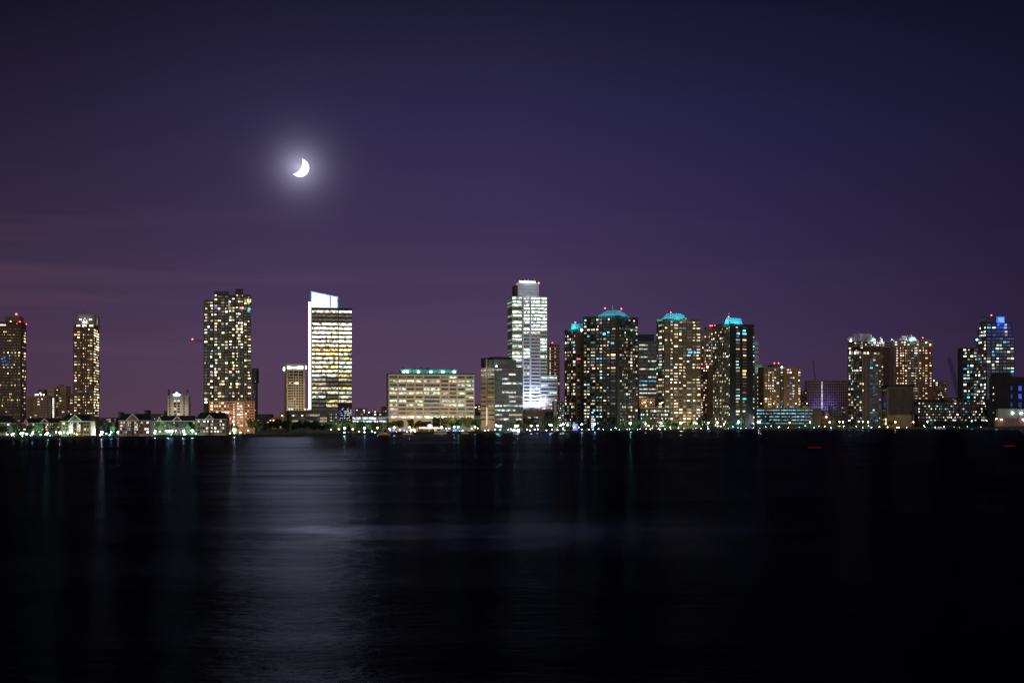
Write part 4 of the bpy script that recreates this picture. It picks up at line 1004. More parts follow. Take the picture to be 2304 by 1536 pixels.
b.one('R', -.6, 1.0, b.z(863.5), 2.2, 3.2, 'W', 1.4); b.one('R', -.6, 1.0, b.z(878), 2, 3, 'Y', 1.2); b.finish()
b = Bld('apartment_tower', 'red-brown tower with a white central dome and pale top bands', 2010.5, 2260, -3, pR=2098, pL=2003.5)
wm = wall('red_brick', (.15, .066, .036)); zt = b.z(765.5); b.box('wall', wm, 0, zt); n = 23
b.box('pale_side', wall('lit_side', (.30, .25, .28)), 0, zt - .2, -.25, -.01, 0, b.d)  # whitish light on this side put into a paler colour
b.bands('R', 0, -.4, b.w + .4, [b.z(q) for q in (766, 773, 779)], 1.0, cn_, .6, 'cornice')
b.box('corner_panel', wall('rose_corner', (.22, .13, .10)), 0, b.z(781), .1, b.r(2015), -.3, -.02)
xr0, xr1 = b.r(2041.5), b.r(2065.5)
b.win('R', 0, b.r(2016), b.r(2041), b.z(910), b.z(780), n, [.3, 1.2, 1.5, 1, .9, .8, 1, 1.1, .3], .45, 'WPPKPW', .46, .25, 1.1)
b.win('R', 0, b.r(2067), b.w - .5, b.z(910), b.z(780), n, [.2, 1.2, 1.1, .8, .8, 1.2, 1.4, 1.1, .4], .45, 'WPPYPW', .46, .25, 1.1)
b.box('recess_shade', wall('slot_shade', (.03, .025, .025)), 0, b.z(780), xr0 + .8, xr1 - .8, -.2, -.02)  # dark slab standing for the shade in the centre recess
b.win('R', -.2, xr0 + .9, xr1 - .9, b.z(910), b.z(780), n, [.05, 1, .15, 1, .15, 1, .05], .45, 'PKLWP', .42, .8, .9)
b.bands('R', -.2, xr0 + .8, xr1 - .8, lines(b.z(910), b.z(780), n), .7, wall('balcony_rose', (.18, .13, .12)), .5, 'balcony')
b.piers('R', 0, [xr0, xr1], 1.5, 0, b.z(778), wall('pier_rose', (.33, .25, .22)), .6)
b.win('R', 0, .8, b.w - .8, b.z(778), b.z(767), 2, 12, .35, 'PGYL', .5, .2)
for px, st in ((2083, 5), (2093, 6)): b.beacon(b.r(px), -.6, b.z(772 if px < 2090 else 777), .8, 'Y', 14, .8, 'wall_lamp')
dome(b, b.r(2052.5), 4.5, zt + .5, 8.6, .82, 'dome', 2600); dome(b, b.r(2007.5), 3, zt, 2.0, 1.9, 'small_dome', 1800)
spot(b.root, (b.r(2040), 3, zt + 2), (b.r(2042), 12, zt + 6), (.8, .8, 1), 2500, 130)
b.box('penthouse', wall('lilac_panel', (.42, .40, .52)), zt - .3, b.z(754), b.r(2033), b.r(2059), 12, 22); b.box('roof_unit', wall('lilac_panel', (.42, .40, .52)), zt - .3, b.z(760), b.r(2025), b.r(2035), 8, 14)
b.beacon(b.r(2077), 2, zt, .9, post=4); b.beacon(b.r(2052), 4.5, zt + 7, .5, post=1); b.finish()

# ---- old stone warehouse, small block, dark low flats
b = Bld('warehouse', 'old stone warehouse with ornate blue-lit left front and blank grey side', 1998, 2150, 14, pR=2056, pL=1975)
st_ = wall('old_stone', (.25, .195, .13)); bl = wall('blank_grey', (.062, .052, .043)); zt = b.z(868)
b.box('wall', bl, 0, zt); b.box('front_wall', st_, 0, b.z(872), -.5, -.01, 0, b.d); b.box('plinth', st_, 0, b.z(933), -.8, b.w + .3, -.5, -.01)
b.piers('L', -.5, [.8, b.d - .8], 1.8, 0, b.z(871), st_, .5); b.piers('R', 0, [1.0, b.r(2020)], 1.4, 0, b.z(872), wall('old_stone2', (.10, .082, .06)), .4)
b.box('roof_edge', wall('black_edge', (.012, .011, .012)), zt - .2, b.z(866), -.6, b.w + .4, -.4, b.d); b.bands('L', -.5, 0, b.d, [b.z(885), b.z(934)], .8, st_, .5, 'cornice')
b.win('L', -.5, 2.4, b.d - 2.4, b.z(884), b.z(875), 1, 4, 0, 'W', .7, .3); b.win('L', -.5, 2.6, b.d - 2.6, b.z(932), b.z(889), 3, 2, .9, 'BBV', .75, .5, .32); b.win('L', -.8, 1, b.d - 1, 1, b.z(936), 1, 4, .3, 'W', .6, .3)
spot(b.root, (-22, b.d * .4, 4), (0, b.d * .5, 18), (1, .8, .5), 4000, 100); b.finish()
shed('brown apartment block behind the crane with a bright corner lamp', 2099, 2131, 858, 2560, (.20, .11, .10), ((2101, 855.6, 'C', 90),), 20)
b = Bld('apartment_block', 'long low near-black flats with scattered warm windows below the cranes', 2064, 2230, 0, pR=2222, d=26)
wm = wall('soot', (.020, .017, .018)); za, zb = b.z(899), b.z(895)
b.box('wall', wm, 0, za - 3); b.box('upper_wall', wm, za - 3.2, zb, b.r(2122), b.r(2171), .3, 22); b.box('upper_wall', wall('soot_grey', (.03, .028, .032)), za - 3.2, za, b.r(2070), b.r(2121), 3, 22); b.box('upper_wall', wm, za - 3.2, za, b.r(2172), b.w - 2, .3, 22)
b.win('R', 0, .8, b.w - .8, b.z(948), za - 3.4, 7, 34, .28, 'WPPYAPL', .55, .3)
b.win('R', .3, b.r(2124), b.r(2170), za - 3, zb - 1, 2, 8, .25, 'WP', .5, .3); b.win('R', .3, b.r(2174), b.w - 3, za - 3, za - .6, 1, 8, .35, 'WPA', .5, .3)
b.box('violet_box', wall('violet_panel', (.12, .08, .30)), b.z(933), b.z(911), b.r(2057), b.r(2063), -2, 6); b.finish()  # violet painted box beside the flats
b = Bld('apartment_tower', 'lower dark glass tower wing left of the blue-signed tower', 2166, 2440, 3, pR=2200, d=24)
wm = wall('smoke_glass', (.04, .042, .045)); zt = b.z(782); b.box('wall', wm, 0, zt); b.win('R', 0, .4, b.w - .4, b.z(897), zt - 1, 16, [.2, 1, .3, .8, .3, 1, .2, 1, .2], .42, 'GPYLA', .55, .6)
b.bands('R', 0, 0, b.w, lines(b.z(897), zt - 1, 8), .5, pmat('grey_frame', (.14, .14, .15)), .3); b.piers('R', 0, [.3, b.w * .36, b.w * .7], .5, 0, zt, pmat('grey_frame', (.14, .14, .15)), .3); b.finish()
# ---- blue-signed glass tower
b = Bld('apartment_tower', 'stepped blue glass tower with a glowing blue rooftop sign and red beacon', 2218.5, 2360, 5, pR=2283, pL=2197)
wm = wall('navy_glass', (.025, .035, .06)); fr_ = pmat('steel_frame', (.24, .27, .32)); n = 24
b.box('wall', wm, 0, b.z(758), 0, b.w, 0, b.d); b.box('upper_wall', wm, b.z(758) - .3, b.z(741), .3, b.r(2280), .4, b.d * .92)
b.box('upper_wall', wm, b.z(741) - .3, b.z(725), .6, b.r(2277), .8, b.d * .78); b.box('crown', wall('crown_blue', (.05, .08, .16)), b.z(725) - .3, b.z(712), 1.2, b.r(2262), 3, b.d * .6)
b.box('crown_louvre', fr_, b.z(721), b.z(713.5), 1.0, 1.19, 4, b.d * .58)
b.win('L', 0, .4, b.d - .4, b.z(898), b.z(758), 19, [.15, 1, .15, 1, .15, 1, .15, 1, .15, 1, .15], .28, 'GPLYC', .6, .6)
b.win('L', .3, .6, b.d * .9, b.z(757), b.z(742), 2, 5, .4, 'GCLA', .6, .6); b.win('L', .6, 1, b.d * .76, b.z(740), b.z(726), 2, 4, .35, 'GLP', .6, .6)
b.bands('L', 0, 0, b.d, lines(b.z(898), b.z(758), 19), .4, fr_, .35, 'frame_ledge'); b.piers('L', 0, [b.d * q for q in (.02, .2, .4, .6, .8, .98)], .3, 0, b.z(758), fr_, .3)
patB = [.2, 1.2, .5, 1, .25, 1, .25, 1, .25, 1, .25, 1, .25, 1, .2]
b.win('R', 0, .4, b.w - .4, b.z(898), b.z(758), 19, patB, .20, 'PYLGAAC', .58, .75, 1, dimpal='AABC'); b.win('R', .4, .8, b.r(2279), b.z(757), b.z(742), 2, patB[:-2], .12, 'PA', .58, .7, dimpal='AB')
b.win('R', .8, 1.2, b.r(2276), b.z(740), b.z(727), 2, patB[:-2], .35, 'PAGP', .58, .7, dimpal='AB'); b.piers('R', 0, [.5], 1.0, 0, b.z(758), wall('navy_pier', (.02, .022, .03)), .5)
b.bands('R', 0, b.r(2220), b.r(2231), lines(b.z(898), b.z(764), 18), .4, fr_, .35, 'balcony')
m = MB(); xs = b.r(2247.6); k = b.Y / F; zs = b.z(726)
m.box(b.r(2243.5), b.r(2262), 2.5, 2.75, b.z(728.5), b.z(711.5), 0)
for (a, e, q, r_) in ((.3, 1.2, .5, 11.8), (1.9, 3.2, 6, 11.5), (3.9, 4.8, .8, 11.8), (5.3, 6.3, 3.5, 11.8), (7.0, 8.2, 3.2, 12), (8.9, 9.9, 3.2, 12), (10.6, 12.3, .8, 12), (7.0, 12.3, .8, 2.3)):
    m.box(xs + a * k, xs + e * k, 2.2, 2.48, zs + q * k, zs + r_ * k, 1)
b.part(m, 'sign', [lampmat((.005, .02, 1), .7), lampmat((.01, .5, 1), 1.2)])
spot(b.root, (b.r(2254), -9, b.z(722)), (b.r(2256), 2, b.z(742)), (.01, .05, 1), 60000, 130); b.beacon(b.r(2234), 6, b.z(712), 1.2, post=2.6)  # added blue spot imitating the glow around the sign
b.beacon(-.8, b.d * .92, b.z(762), 1.2, 'A', 30, .5, 'wall_lamp'); b.finish()
# ---- dark warehouse at the right edge
b = Bld('warehouse', 'huge near-black warehouse cut by the right edge with blue-lit windows', 2271, 2170, 34, pR=2345, pL=2226)
wm = wall('soot_wall', (.022, .022, .026)); b.box('wall', wm, 0, b.z(847)); b.box('roof_hut', wm, b.z(847) - .3, b.z(838), .5, b.w * .05 + 4, 2, b.d - 2)
b.bands('R', 0, 0, b.w, [b.z(849)], .9, wall('soot_trim', (.04, .04, .045)), .3, 'cornice')
for py in (873, 891, 910): b.one('R', 0, b.r(2276), b.z(py), 3.4, 6.6, 'B', .28); b.one('R', 0, b.r(2295), b.z(py), 7.5, 7.2, 'B', .8 if py < 900 else .22)
b.win('L', 0, b.l(2238), b.l(2233), b.z(935), b.z(864), 5, 1, .9, 'PPW', .2, 0, 1); b.finish()
shed('pale green floodlit shed in front of the dark right-hand warehouse', 2246, 2330, 919, 2150, (.26, .29, .28), ((2278, 929, 'G', 130), (2298, 929, 'C', 190)), 10, win=False)
b = Bld('loading_dock', 'pinkish loading dock with a row of dark arched posts at right edge', 2240, 2135, 0, pR=2330, d=8, cat='dock')
b.box('wall', wall('dock_pink', (.24, .155, .17)), 2.2, b.z(940)); b.box('deck', pmat('dock_deck', (.03, .03, .03)), 1.0, 2.2, -.8, b.w, -3, 8)
m = MB()
for q in range(2256, 2304, 6):
    x = b.r(q); m.tube((x, -1.6, 2), (x, -1.6, b.z(944)), .18); m.tube((x, -1.6, b.z(944)), (x + 1.6, -1.6, b.z(942.5)), .18)
b.part(m, 'post', METAL); b.beacon(b.r(2253), -1.2, b.z(947), .8, 'O', 60, 2, 'wall_lamp'); b.beacon(b.r(2302), -1.2, b.z(947), .8, 'K', 80, 2, 'wall_lamp'); b.finish()

# ---- distant low buildings on the horizon
for (lab, a, e, pt, Y, c) in [
    ('small brown roofs far behind, left of the pink townhouse chimney', 226, 262, 940, 2300, (.03, .025, .028)),
    ('dark brick chimney block just behind the pink townhouse roof', 266, 271, 927.5, 1700, (.07, .05, .05)),
    ('maroon stub block behind the pink townhouse right end', 325.5, 332.5, 923, 1900, (.06, .035, .05)),
    ('low brown row left of the white hospital', 335, 370, 931.5, 1900, (.10, .06, .045)),
    ('maroon stepped block touching the white hospital', 369, 378.5, 925, 1850, (.08, .04, .05)),
    ('low dark row far behind the round tree, right of the tallest tower', 577, 612, 932, 2500, (.02, .018, .022)),
    ('brown block with orange light left of the beige tower', 631, 642, 928.5, 1900, (.25, .14, .06)),
    ('orange-lit low wall beside the beige tower foot', 612, 641, 940, 1850, (.45, .25, .05)),  # orange light put into the wall colour
    ('red-brown block on the horizon right of the white-crowned tower', 799, 823, 919, 2400, (.16, .07, .05)),
    ('long dark roofline behind the low glass garage', 822, 872, 928.5, 2300, (.025, .022, .028)),
    ('dark maroon block left of the cream office block', 858, 872.5, 915, 2000, (.05, .03, .04)),
    ('dark block with orange lamps between the cream and grey office blocks', 1066, 1084, 910, 2000, (.03, .03, .028)),
    ('small pale block low between the cream and grey office blocks', 1068, 1083, 934, 1750, (.30, .27, .24)),
    ('dark plum block left of the rose gridded slab', 1801.5, 1816, 880, 2450, (.09, .055, .06))]:
    shed(lab, a, e, pt, Y, c, ((a + 4, pt + 6, 'O', 20),) if 'orange' in lab else ((a + 8, pt - 1, 'L', 8), (a + 22, pt - 2, 'L', 8), (a + 38, pt, 'C', 8)) if 'glass garage' in lab else (), 16)

# ---- cranes at the right
def boom_crane(label, pxa, pya, pxb, pyb, Y, wd, col, n=12, r=.22):
    o = thing('crane', label, 'crane', (X(pxb, Y), Y, LAND)); mt = pmat(col, (.016, .012, .014) if 'dark' in col else (.16, .12, .15), .7)
    x1, z1 = X(pxa, Y) - X(pxb, Y), Z(pya, Y) - LAND; zb = Z(pyb, Y) - LAND
    m = MB(); lattice(m, (0, 0, zb), (x1, 0, z1), wd, n, r); m.build('boom', mt, o)
    m = MB(); m.box(-3, 5, -2.5, 2.5, zb - 5, zb - .6); m.build('cab', mt, o)
    m = MB(); m.box(-3.5, 3.5, -3, 3, 0, 1.6); m.tube((0, 0, 1.5), (0, 0, zb - 4.8), 1.2, n=10); m.build('base', mt, o)
    m = MB(); m.tube((4, 0, zb - 1), (x1, 0, z1), .08, n=4); m.build('cable', mt, o)
boom_crane('tall dark lattice crane boom leaning left above the low black flats', 2136, 805, 2158, 897, 2195, 4.2, 'dark_crane_steel', 13, .3)
boom_crane('dim lattice crane boom in front of the red-brown domed tower', 2068, 826, 2053, 925, 2110, 2.6, 'dark_crane_iron', 12, .2)
boom_crane('thin pale crane boom rising behind the rose gridded slab', 1829, 810, 1836, 868, 2700, 1.6, 'pale_crane_steel', 8, .3)

# ---------------------------------------------------------------- shore things: names for places along the shore
PL = [(-60, 46, 'the left-edge blue-lit townhouse'), (46, 137, 'the two-gabled dark townhouse row'), (137, 206, 'the olive gabled townhouse'),
      (206, 264, 'the gap between olive and pink townhouses'), (264, 342, 'the pink brick townhouse'), (342, 441, 'the dark row under the hospital'),
      (441, 512, 'the pale small-gabled townhouse'), (512, 582, 'the orange base of the tallest tower'), (582, 640, 'the gap left of the beige tower'), (640, 740, 'the low dark office annex'),
      (740, 800, 'the mosaic foot of the white-crowned tower'), (800, 868, 'the low glass parking deck'), (868, 955, 'the left half of the cream block'), (955, 1082, 'the right half of the cream block'),
      (1082, 1176, 'the grey banded office block'), (1176, 1268, 'the floodlit pale tower'), (1268, 1312, 'the narrow brown aqua-roofed tower'), (1312, 1438, 'the broad black tower'), (1438, 1510, 'the orange-decked garage'),
      (1510, 1580, 'the tan aqua-roofed tower'), (1580, 1700, 'the black-sided tower'), (1700, 1848, 'the long open-deck garage'), (1848, 1906, 'the lavender sheds'), (1906, 1975, 'the glass-cornered tower'),
      (1975, 2062, 'the old stone warehouse'), (2062, 2225, 'the low near-black flats'), (2225, 2400, 'the dark right-edge warehouse')]
ORD = ['first', 'second', 'third', 'fourth', 'fifth', 'sixth', 'seventh', 'eighth', 'ninth', 'tenth', 'eleventh', 'twelfth']
def placed(items):     # items sorted by px; yields (item, place phrase, ordinal phrase)
    items = sorted(items, key=lambda q: q[0]); cnt = {}
    pl = [next(t for a, e, t in PL if a <= q[0] < e) for q in items]
    for q, t in zip(items, pl):
        k = cnt.get(t, 0); cnt[t] = k + 1
        yield q, t, ('' if pl.count(t) == 1 else ', ' + ORD[k] + ' from left')

# ---- trees
LEAF = []
for i, c in enumerate([(.06, .115, .04), (.09, .11, .035), (.024, .042, .02), (.13, .085, .02)]):  # lamp-lit and unlit foliage tones put into the leaf colours
    LEAF.append(pmat(['lit_green_leaves', 'lit_olive_leaves', 'unlit_leaves', 'amber_leaves'][i], c, .8, .5, .9))
BARK = pmat('bark', (.035, .028, .022), .9)
def crown_mesh(seed, n, tall):
    rd = random.Random(seed); m = MB(); lumps = []
    for k in range(9):
        a = rd.uniform(0, 6.28); r = rd.uniform(.15, .62); z = rd.uniform(.42, .86)
        if tall: r *= (1.05 - z) * 1.4
        lumps.append((Vector((math.cos(a) * r, math.sin(a) * r, z)), rd.uniform(.2, .36) * (.75 if tall else 1)))
    lumps.append((Vector((0, 0, .62)), .38))
    for _ in range(n):
        c, r = rd.choice(lumps); d = Vector((rd.gauss(0, 1), rd.gauss(0, 1), rd.gauss(0, 1))).normalized() * r * rd.uniform(.55, 1.08); d.z *= .6
        p = c + d; s = rd.uniform(.045, .085)
        u = Vector((rd.gauss(0, 1), rd.gauss(0, 1), rd.gauss(0, 1))).normalized(); v = u.orthogonal().normalized()
        m.quad(*[tuple(p + u * a * s + v * b_ * s * .7) for a, b_ in ((-1, 0), (0, -1), (1, 0), (0, 1))])
    return m
def trunk_mesh(seed):
    rd = random.Random(seed); m = MB(); m.tube((0, 0, -.01), (.01, 0, .42), .035, .024, 7)
    for k in range(4):
        a = k * 1.6 + rd.random(); m.tube((.01, 0, .34 + k * .03), (math.cos(a) * .3, math.sin(a) * .3, .6 + rd.random() * .15), .018, .006, 5)
    m.tube((.01, 0, .42), (0, 0, .82), .022, .006, 6); return m
CRN = [[crown_mesh(i + 10 * k, 1700, k).mesh('crown', LEAF[j]) for j in range(4)] for k in (0, 1) for i in range(3)]
TRK = [trunk_mesh(i).mesh('trunk', BARK) for i in range(3)]
# px of trunk, py of the top, half width px, metres behind the shore, leaf kind, upright form
TREES = [(6, 957, 15, 14, 0, 0), (36, 953, 12, 30, 2, 0), (66, 952, 11, 40, 2, 0), (85, 953, 13, 26, 0, 0), (122, 951, 13, 30, 2, 0), (216, 943, 9, 50, 2, 1), (234, 950, 12, 34, 2, 0), (252, 955, 10, 20, 0, 0),
         (347, 952, 10, 24, 0, 0), (362, 949, 14, 34, 1, 0), (385, 951, 12, 24, 0, 0), (421, 951, 13, 30, 0, 0), (434, 950, 11, 40, 2, 0), (517, 951, 11, 30, 2, 0), (530, 956, 11, 20, 0, 0), (566, 942, 16, 16, 1, 0),
         (588, 954, 15, 8, 2, 0), (606, 945, 17, 14, 2, 0), (624, 942, 18, 20, 2, 0), (645, 944, 17, 12, 2, 0), (664, 947, 17, 20, 2, 0), (684, 945, 18, 12, 2, 0), (704, 946, 17, 18, 2, 0), (722, 950, 15, 10, 2, 0),
         (744, 951, 14, 26, 0, 0), (760, 950, 12, 34, 1, 0), (780, 940, 17, 40, 1, 0), (797, 948, 14, 28, 0, 0), (814, 946, 14, 40, 0, 0), (830, 949, 13, 28, 1, 0), (846, 948, 14, 40, 1, 0), (863, 950, 12, 30, 1, 0),
         (882, 944, 15, 60, 1, 0), (900, 945, 14, 70, 1, 0), (926, 942, 14, 60, 1, 0), (941, 944, 13, 70, 3, 0), (984, 937, 15, 60, 1, 0), (1000, 938, 15, 70, 1, 0), (1016, 936, 16, 60, 1, 0), (1033, 938, 16, 66, 1, 0), (1050, 937, 16, 60, 1, 0), (1066, 938, 14, 70, 1, 0), (1078, 942, 10, 60, 0, 0),
         (1153, 949, 13, 24, 0, 0), (1170, 943, 11, 60, 2, 0), (1190, 938, 17, 60, 2, 0), (1209, 939, 15, 50, 2, 0), (1226, 937, 13, 60, 2, 0), (1241, 934, 14, 60, 2, 0), (1256, 943, 12, 44, 0, 0), (1278, 950, 9, 34, 0, 0),
         (1376, 936, 13, 30, 2, 0), (1404, 943, 12, 40, 0, 0), (1432, 942, 13, 34, 0, 0), (1466, 940, 13, 20, 1, 0), (1501, 944, 11, 26, 0, 0), (1519, 948, 10, 20, 0, 0), (1551, 945, 13, 20, 1, 0), (1573, 939, 12, 34, 2, 0), (1601, 939, 10, 50, 2, 0),
         (1640, 934, 10, 24, 0, 1), (1668, 937, 10, 30, 0, 1), (1692, 952, 8, 24, 0, 0), (1720, 930, 12, 30, 2, 0), (1739, 944, 10, 24, 2, 0), (1779, 930, 9, 40, 3, 1), (1825, 931, 8, 40, 3, 1), (1852, 944, 9, 50, 1, 0), (1871, 944, 10, 60, 1, 0), (1890, 943, 10, 60, 2, 0),
         (1985, 944, 11, 60, 0, 0), (2004, 945, 11, 60, 0, 0), (2078, 944, 11, 60, 2, 0), (2094, 946, 10, 50, 0, 0), (2134, 945, 11, 60, 2, 0), (2168, 945, 10, 60, 2, 0), (2226, 941, 11, 50, 2, 0)]
KIND = ['round green tree', 'olive green tree', 'dark leafy tree', 'amber leafed tree']
for i, (q, t_, o_) in enumerate(placed(TREES)):
    px, py, hw, back, kd, tall = q; Y = shoreY(px) + back; hgt = Z(py, Y) - LAND; k = hw / F * Y
    lab = ('upright ' if tall else '') + (KIND[kd].replace('round ', '') if tall else KIND[kd])
    o = thing('tree', f'{lab} before {t_}{o_}', 'tree', (X(px, Y), Y, LAND), i * 1.7, 'trees along the far shore')
    c = link('crown', CRN[i % 3 + 3 * tall][kd], o); c.scale = (k, k, hgt)
    tr = link('trunk', TRK[i % 3], o); tr.scale = (k * (1 if not tall else .8), k, hgt)

# hedges of low shrubs along the promenade (uncountable undergrowth)
rd = random.Random(5); m = MB()
for i in range(9000):
    px = rd.uniform(-20, 2290); Y = shoreY(px) + rd.uniform(3, 14)
    if 880 < px < 1180 and rd.random() < .8: continue
    x = X(px, Y); z = LAND + rd.uniform(.1, 1.3 + .8 * math.sin(px * .05)); s = rd.uniform(.25, .5)
    u = Vector((rd.gauss(0, 1), rd.gauss(0, 1), rd.gauss(0, 1))).normalized(); v = u.orthogonal().normalized(); c = Vector((x, Y, z))
    m.quad(*[tuple(c + u * a * s + v * b_ * s) for a, b_ in ((-1, 0), (0, -1), (1, 0), (0, 1))])
m.build('undergrowth', LEAF[0], kind='stuff', label='low shrubs and grass along the promenade edge')

# ---- street lamps
LP = [(27, 977.5, 'P', 1), (30, 975, 'L', .5), (47, 974.6, 'T', 1), (51, 975, 'C', .7), (60, 975.5, 'Y', .8), (73, 974.6, 'A', .7), (107, 974, 'G', 1.4), (135, 973, 'L', 1.2), (153, 974, 'Y', .35), (172, 976.8, 'Y', .3), (199, 973.5, 'Y', .35),
      (208, 970, 'T', .4), (229, 972.3, 'L', 1.8), (250, 972, 'A', .5), (265.5, 971.8, 'L', .8), (309.5, 971, 'L', .8), (335, 967.5, 'P', .7), (348, 969.7, 'L', 1.5), (376.5, 969, 'G', 1), (381, 969, 'C', .8), (387, 969.2, 'C', 1.2), (412.5, 968.8, 'L', 1.2), (432.5, 968.5, 'G', 1.6),
      (458.5, 968.3, 'C', .5), (470, 971.5, 'O', .4), (485, 968, 'P', .6), (527, 967, 'L', 2.0), (775, 963, 'C', 1.6), (794, 965, 'O', .5), (820, 962.5, 'C', 1.0), (849.5, 962, 'P', .4), (887, 961.5, 'C', 1.2), (921.5, 961, 'P', .8), (925, 967, 'O', 1.0), (931.5, 966.5, 'O', 1.0), (993.5, 960.7, 'L', 1), (1022, 959.8, 'L', .6), (1031, 960, 'T', 1), (1069, 959.5, 'C', .6),
      (1116, 956, 'C', .8), (1121, 958, 'G', .7), (1127, 958, 'C', .7), (1160, 958, 'L', 1), (1165, 957.5, 'P', .8), (1195, 957, 'P', 1.2), (1209.5, 956.8, 'C', 1.1), (1237.5, 955.3, 'C', 1.5), (1241, 956.3, 'L', .8), (1261, 956.5, 'P', 1), (1267, 954, 'P', 1.5), (1277, 955.8, 'C', .8), (1309, 954.5, 'L', 1.4), (1338, 953, 'G', 1.2), (1419, 951.7, 'G', 1.7), (1452.5, 953.3, 'P', .6), (1487, 951.7, 'G', 1.4),
      (1532, 951, 'P', 2.6), (1561, 950.5, 'G', .8), (1567, 952, 'G', 1.1), (1593.5, 950.7, 'C', 1.3), (1614.5, 950, 'P', 2.0), (1629, 953.7, 'P', .6), (1661.5, 949.5, 'C', 2.2), (1706, 949, 'L', 1.4), (1710, 949, 'L', 1.1), (1777, 950.3, 'Y', .8), (1822.5, 949, 'C', 1.6),
      (1867, 949.5, 'P', 1.4), (1889, 948.6, 'O', 1.2), (1897, 949, 'L', 1), (1911, 945.5, 'L', 1), (1932, 948, 'L', .6), (1941.5, 948, 'C', .8), (1953, 949, 'C', 1.2), (2014.5, 949, 'O', 1.5), (2055, 949, 'O', 1), (2086.5, 948, 'C', 1.2), (2186.5, 946.5, 'A', 1), (2220, 946.5, 'L', .4), (2242, 941.8, 'G', 1.0)]
LAMPC = dict(L=(.85, .92, 1), P=(1, .80, .5), C=(.45, .9, 1), G=(.35, 1, .6), Y=(1, .85, .3), T=(.03, 1, .45), A=(.08, .75, 1), O=(1, .42, .08), K=(1, .62, .55), B=(.04, .12, 1))
LC = dict(K='pinkish', B='blue', L='white', P='warm white', C='cool white', G='greenish white', Y='yellow', T='green', A='blue-green', O='orange')
POLE = pmat('lamp_pole', (.05, .05, .055), .5)
pm_ = MB(); pm_.tube((0, 0, -.05), (0, 0, 1), .07, .05, 6); PM = pm_.mesh('pole', POLE)
hm = {}
for q, t_, o_ in placed(LP):
    px, py, cn, s = q; Y = shoreY(px) + (14 if px < 700 else 18); zl = Z(py, Y)
    key = (cn, s)
    if key not in hm:
        m = MB(); r_ = .55 + .28 * s; m.ball((0, 0, 0), r_, 8, 5, sz=.8); m.tube((0, 0, r_ * .75), (0, 0, r_ * 1.05), r_ * .5, r_ * .1, 6, mi=1)
        hm[key] = m.mesh('lamp_head', [lampmat(LAMPC[cn], 14.0 + 14 * s), POLE])
    o = thing('street_lamp', f'{LC[cn]} street lamp before {t_}{o_}', 'street lamp', (X(px, Y), Y, LAND), 0, 'street lamps along the promenade')
    a = link('pole', PM, o); a.scale = (1, 1, max(.8, zl - LAND - .3)); zh = max(1.0, zl - LAND); link('lamp_head', hm[key], o, (0, 0, zh))
    pl = bpy.data.lights.new('lamp_light', 'POINT'); r_ = .55 + .28 * s; pl.energy = 9500 * s * r_ * r_; pl.color = LAMPC[cn]; pl.shadow_soft_size = .25
    po = bpy.data.objects.new('lamp_light', pl); COL.objects.link(po); po.parent = o; po.location = (0, -r_ * .6, max(.45, zh - r_ - .35))

# low bollard lights and lit doorsteps between the lamps
BOL = []
def bol(a, e, st, cols, lo=0, hi=1.5):
    p = a
    while p < e:
        BOL.append((p + rdb.uniform(-.5, .5) * st, random.choice(cols), rdb.uniform(lo, hi) ** 2)); p += st
rdb = random.Random(3)
bol(20, 132, 13, 'GTYP'); bol(210, 262, 13, 'GLT'); bol(344, 440, 13, 'GGKL'); bol(515, 560, 14, 'LGO'); bol(742, 860, 15, 'CLGO'); bol(872, 942, 10, 'OWPL'); bol(1000, 1080, 11, 'OLBT')
bol(1086, 1176, 13, 'CGL'); bol(1180, 1286, 12, 'PLC'); bol(1300, 1438, 12, 'GTAC'); bol(1442, 1508, 9, 'KKPL'); bol(1512, 1590, 11, 'GPG'); bol(1598, 1735, 12, 'GTAC'); bol(1745, 1850, 17, 'GCT'); bol(1856, 1970, 16, 'LPG'); bol(1982, 2060, 16, 'OPL'); bol(2070, 2220, 19, 'CGAL')
PL_, BN = PM, {}
for q, t_, o_ in placed(BOL):
    px, cn, hz = q; cn = {'W': 'P'}.get(cn, cn); Y = shoreY(px) + 9 + hz * 8
    if cn not in BN:
        m = MB(); m.tube((0, 0, -.25), (0, 0, .2), .34, .34, 8); m.tube((0, 0, .2), (0, 0, .38), .42, .12, 8, mi=1); BN[cn] = m.mesh('lamp_head', [lampmat(LAMPC[cn], 40), POLE])
    o = thing('bollard_light', f'low {LC[cn]} bollard light before {t_}{o_}', 'bollard light', (X(px, Y), Y, LAND), 0, 'bollard lights along the promenade')
    z_ = 1.0 + hz * 1.4; a = link('pole', PM, o); a.scale = (1, 1, z_); link('lamp_head', BN[cn], o, (0, 0, z_))

# ---- promenade details
# brilliant lamp at the pier head
Y = shoreY(1166) - 10; o = thing('pier_lamp', 'dazzling white lamp low on the pier head before the grey office block', 'lamp', (X(1166, Y), Y, 0))
m = MB(); m.box(-14, 10, -3, 10.5, -.5, 1.3); m.build('platform', STONE, o)
m = MB(); m.tube((0, 0, 1.2), (0, 0, Z(968.5, Y) - .8), .15); m.build('post', METAL, o)
m = MB(); m.ball((0, 0, Z(968, Y)), 1.15, 10, 6); m.ball((-4.6, 0, Z(967.5, Y)), .7, 8, 5); m.build('lamp_head', lampmat((.86, .88, 1), 170), o)
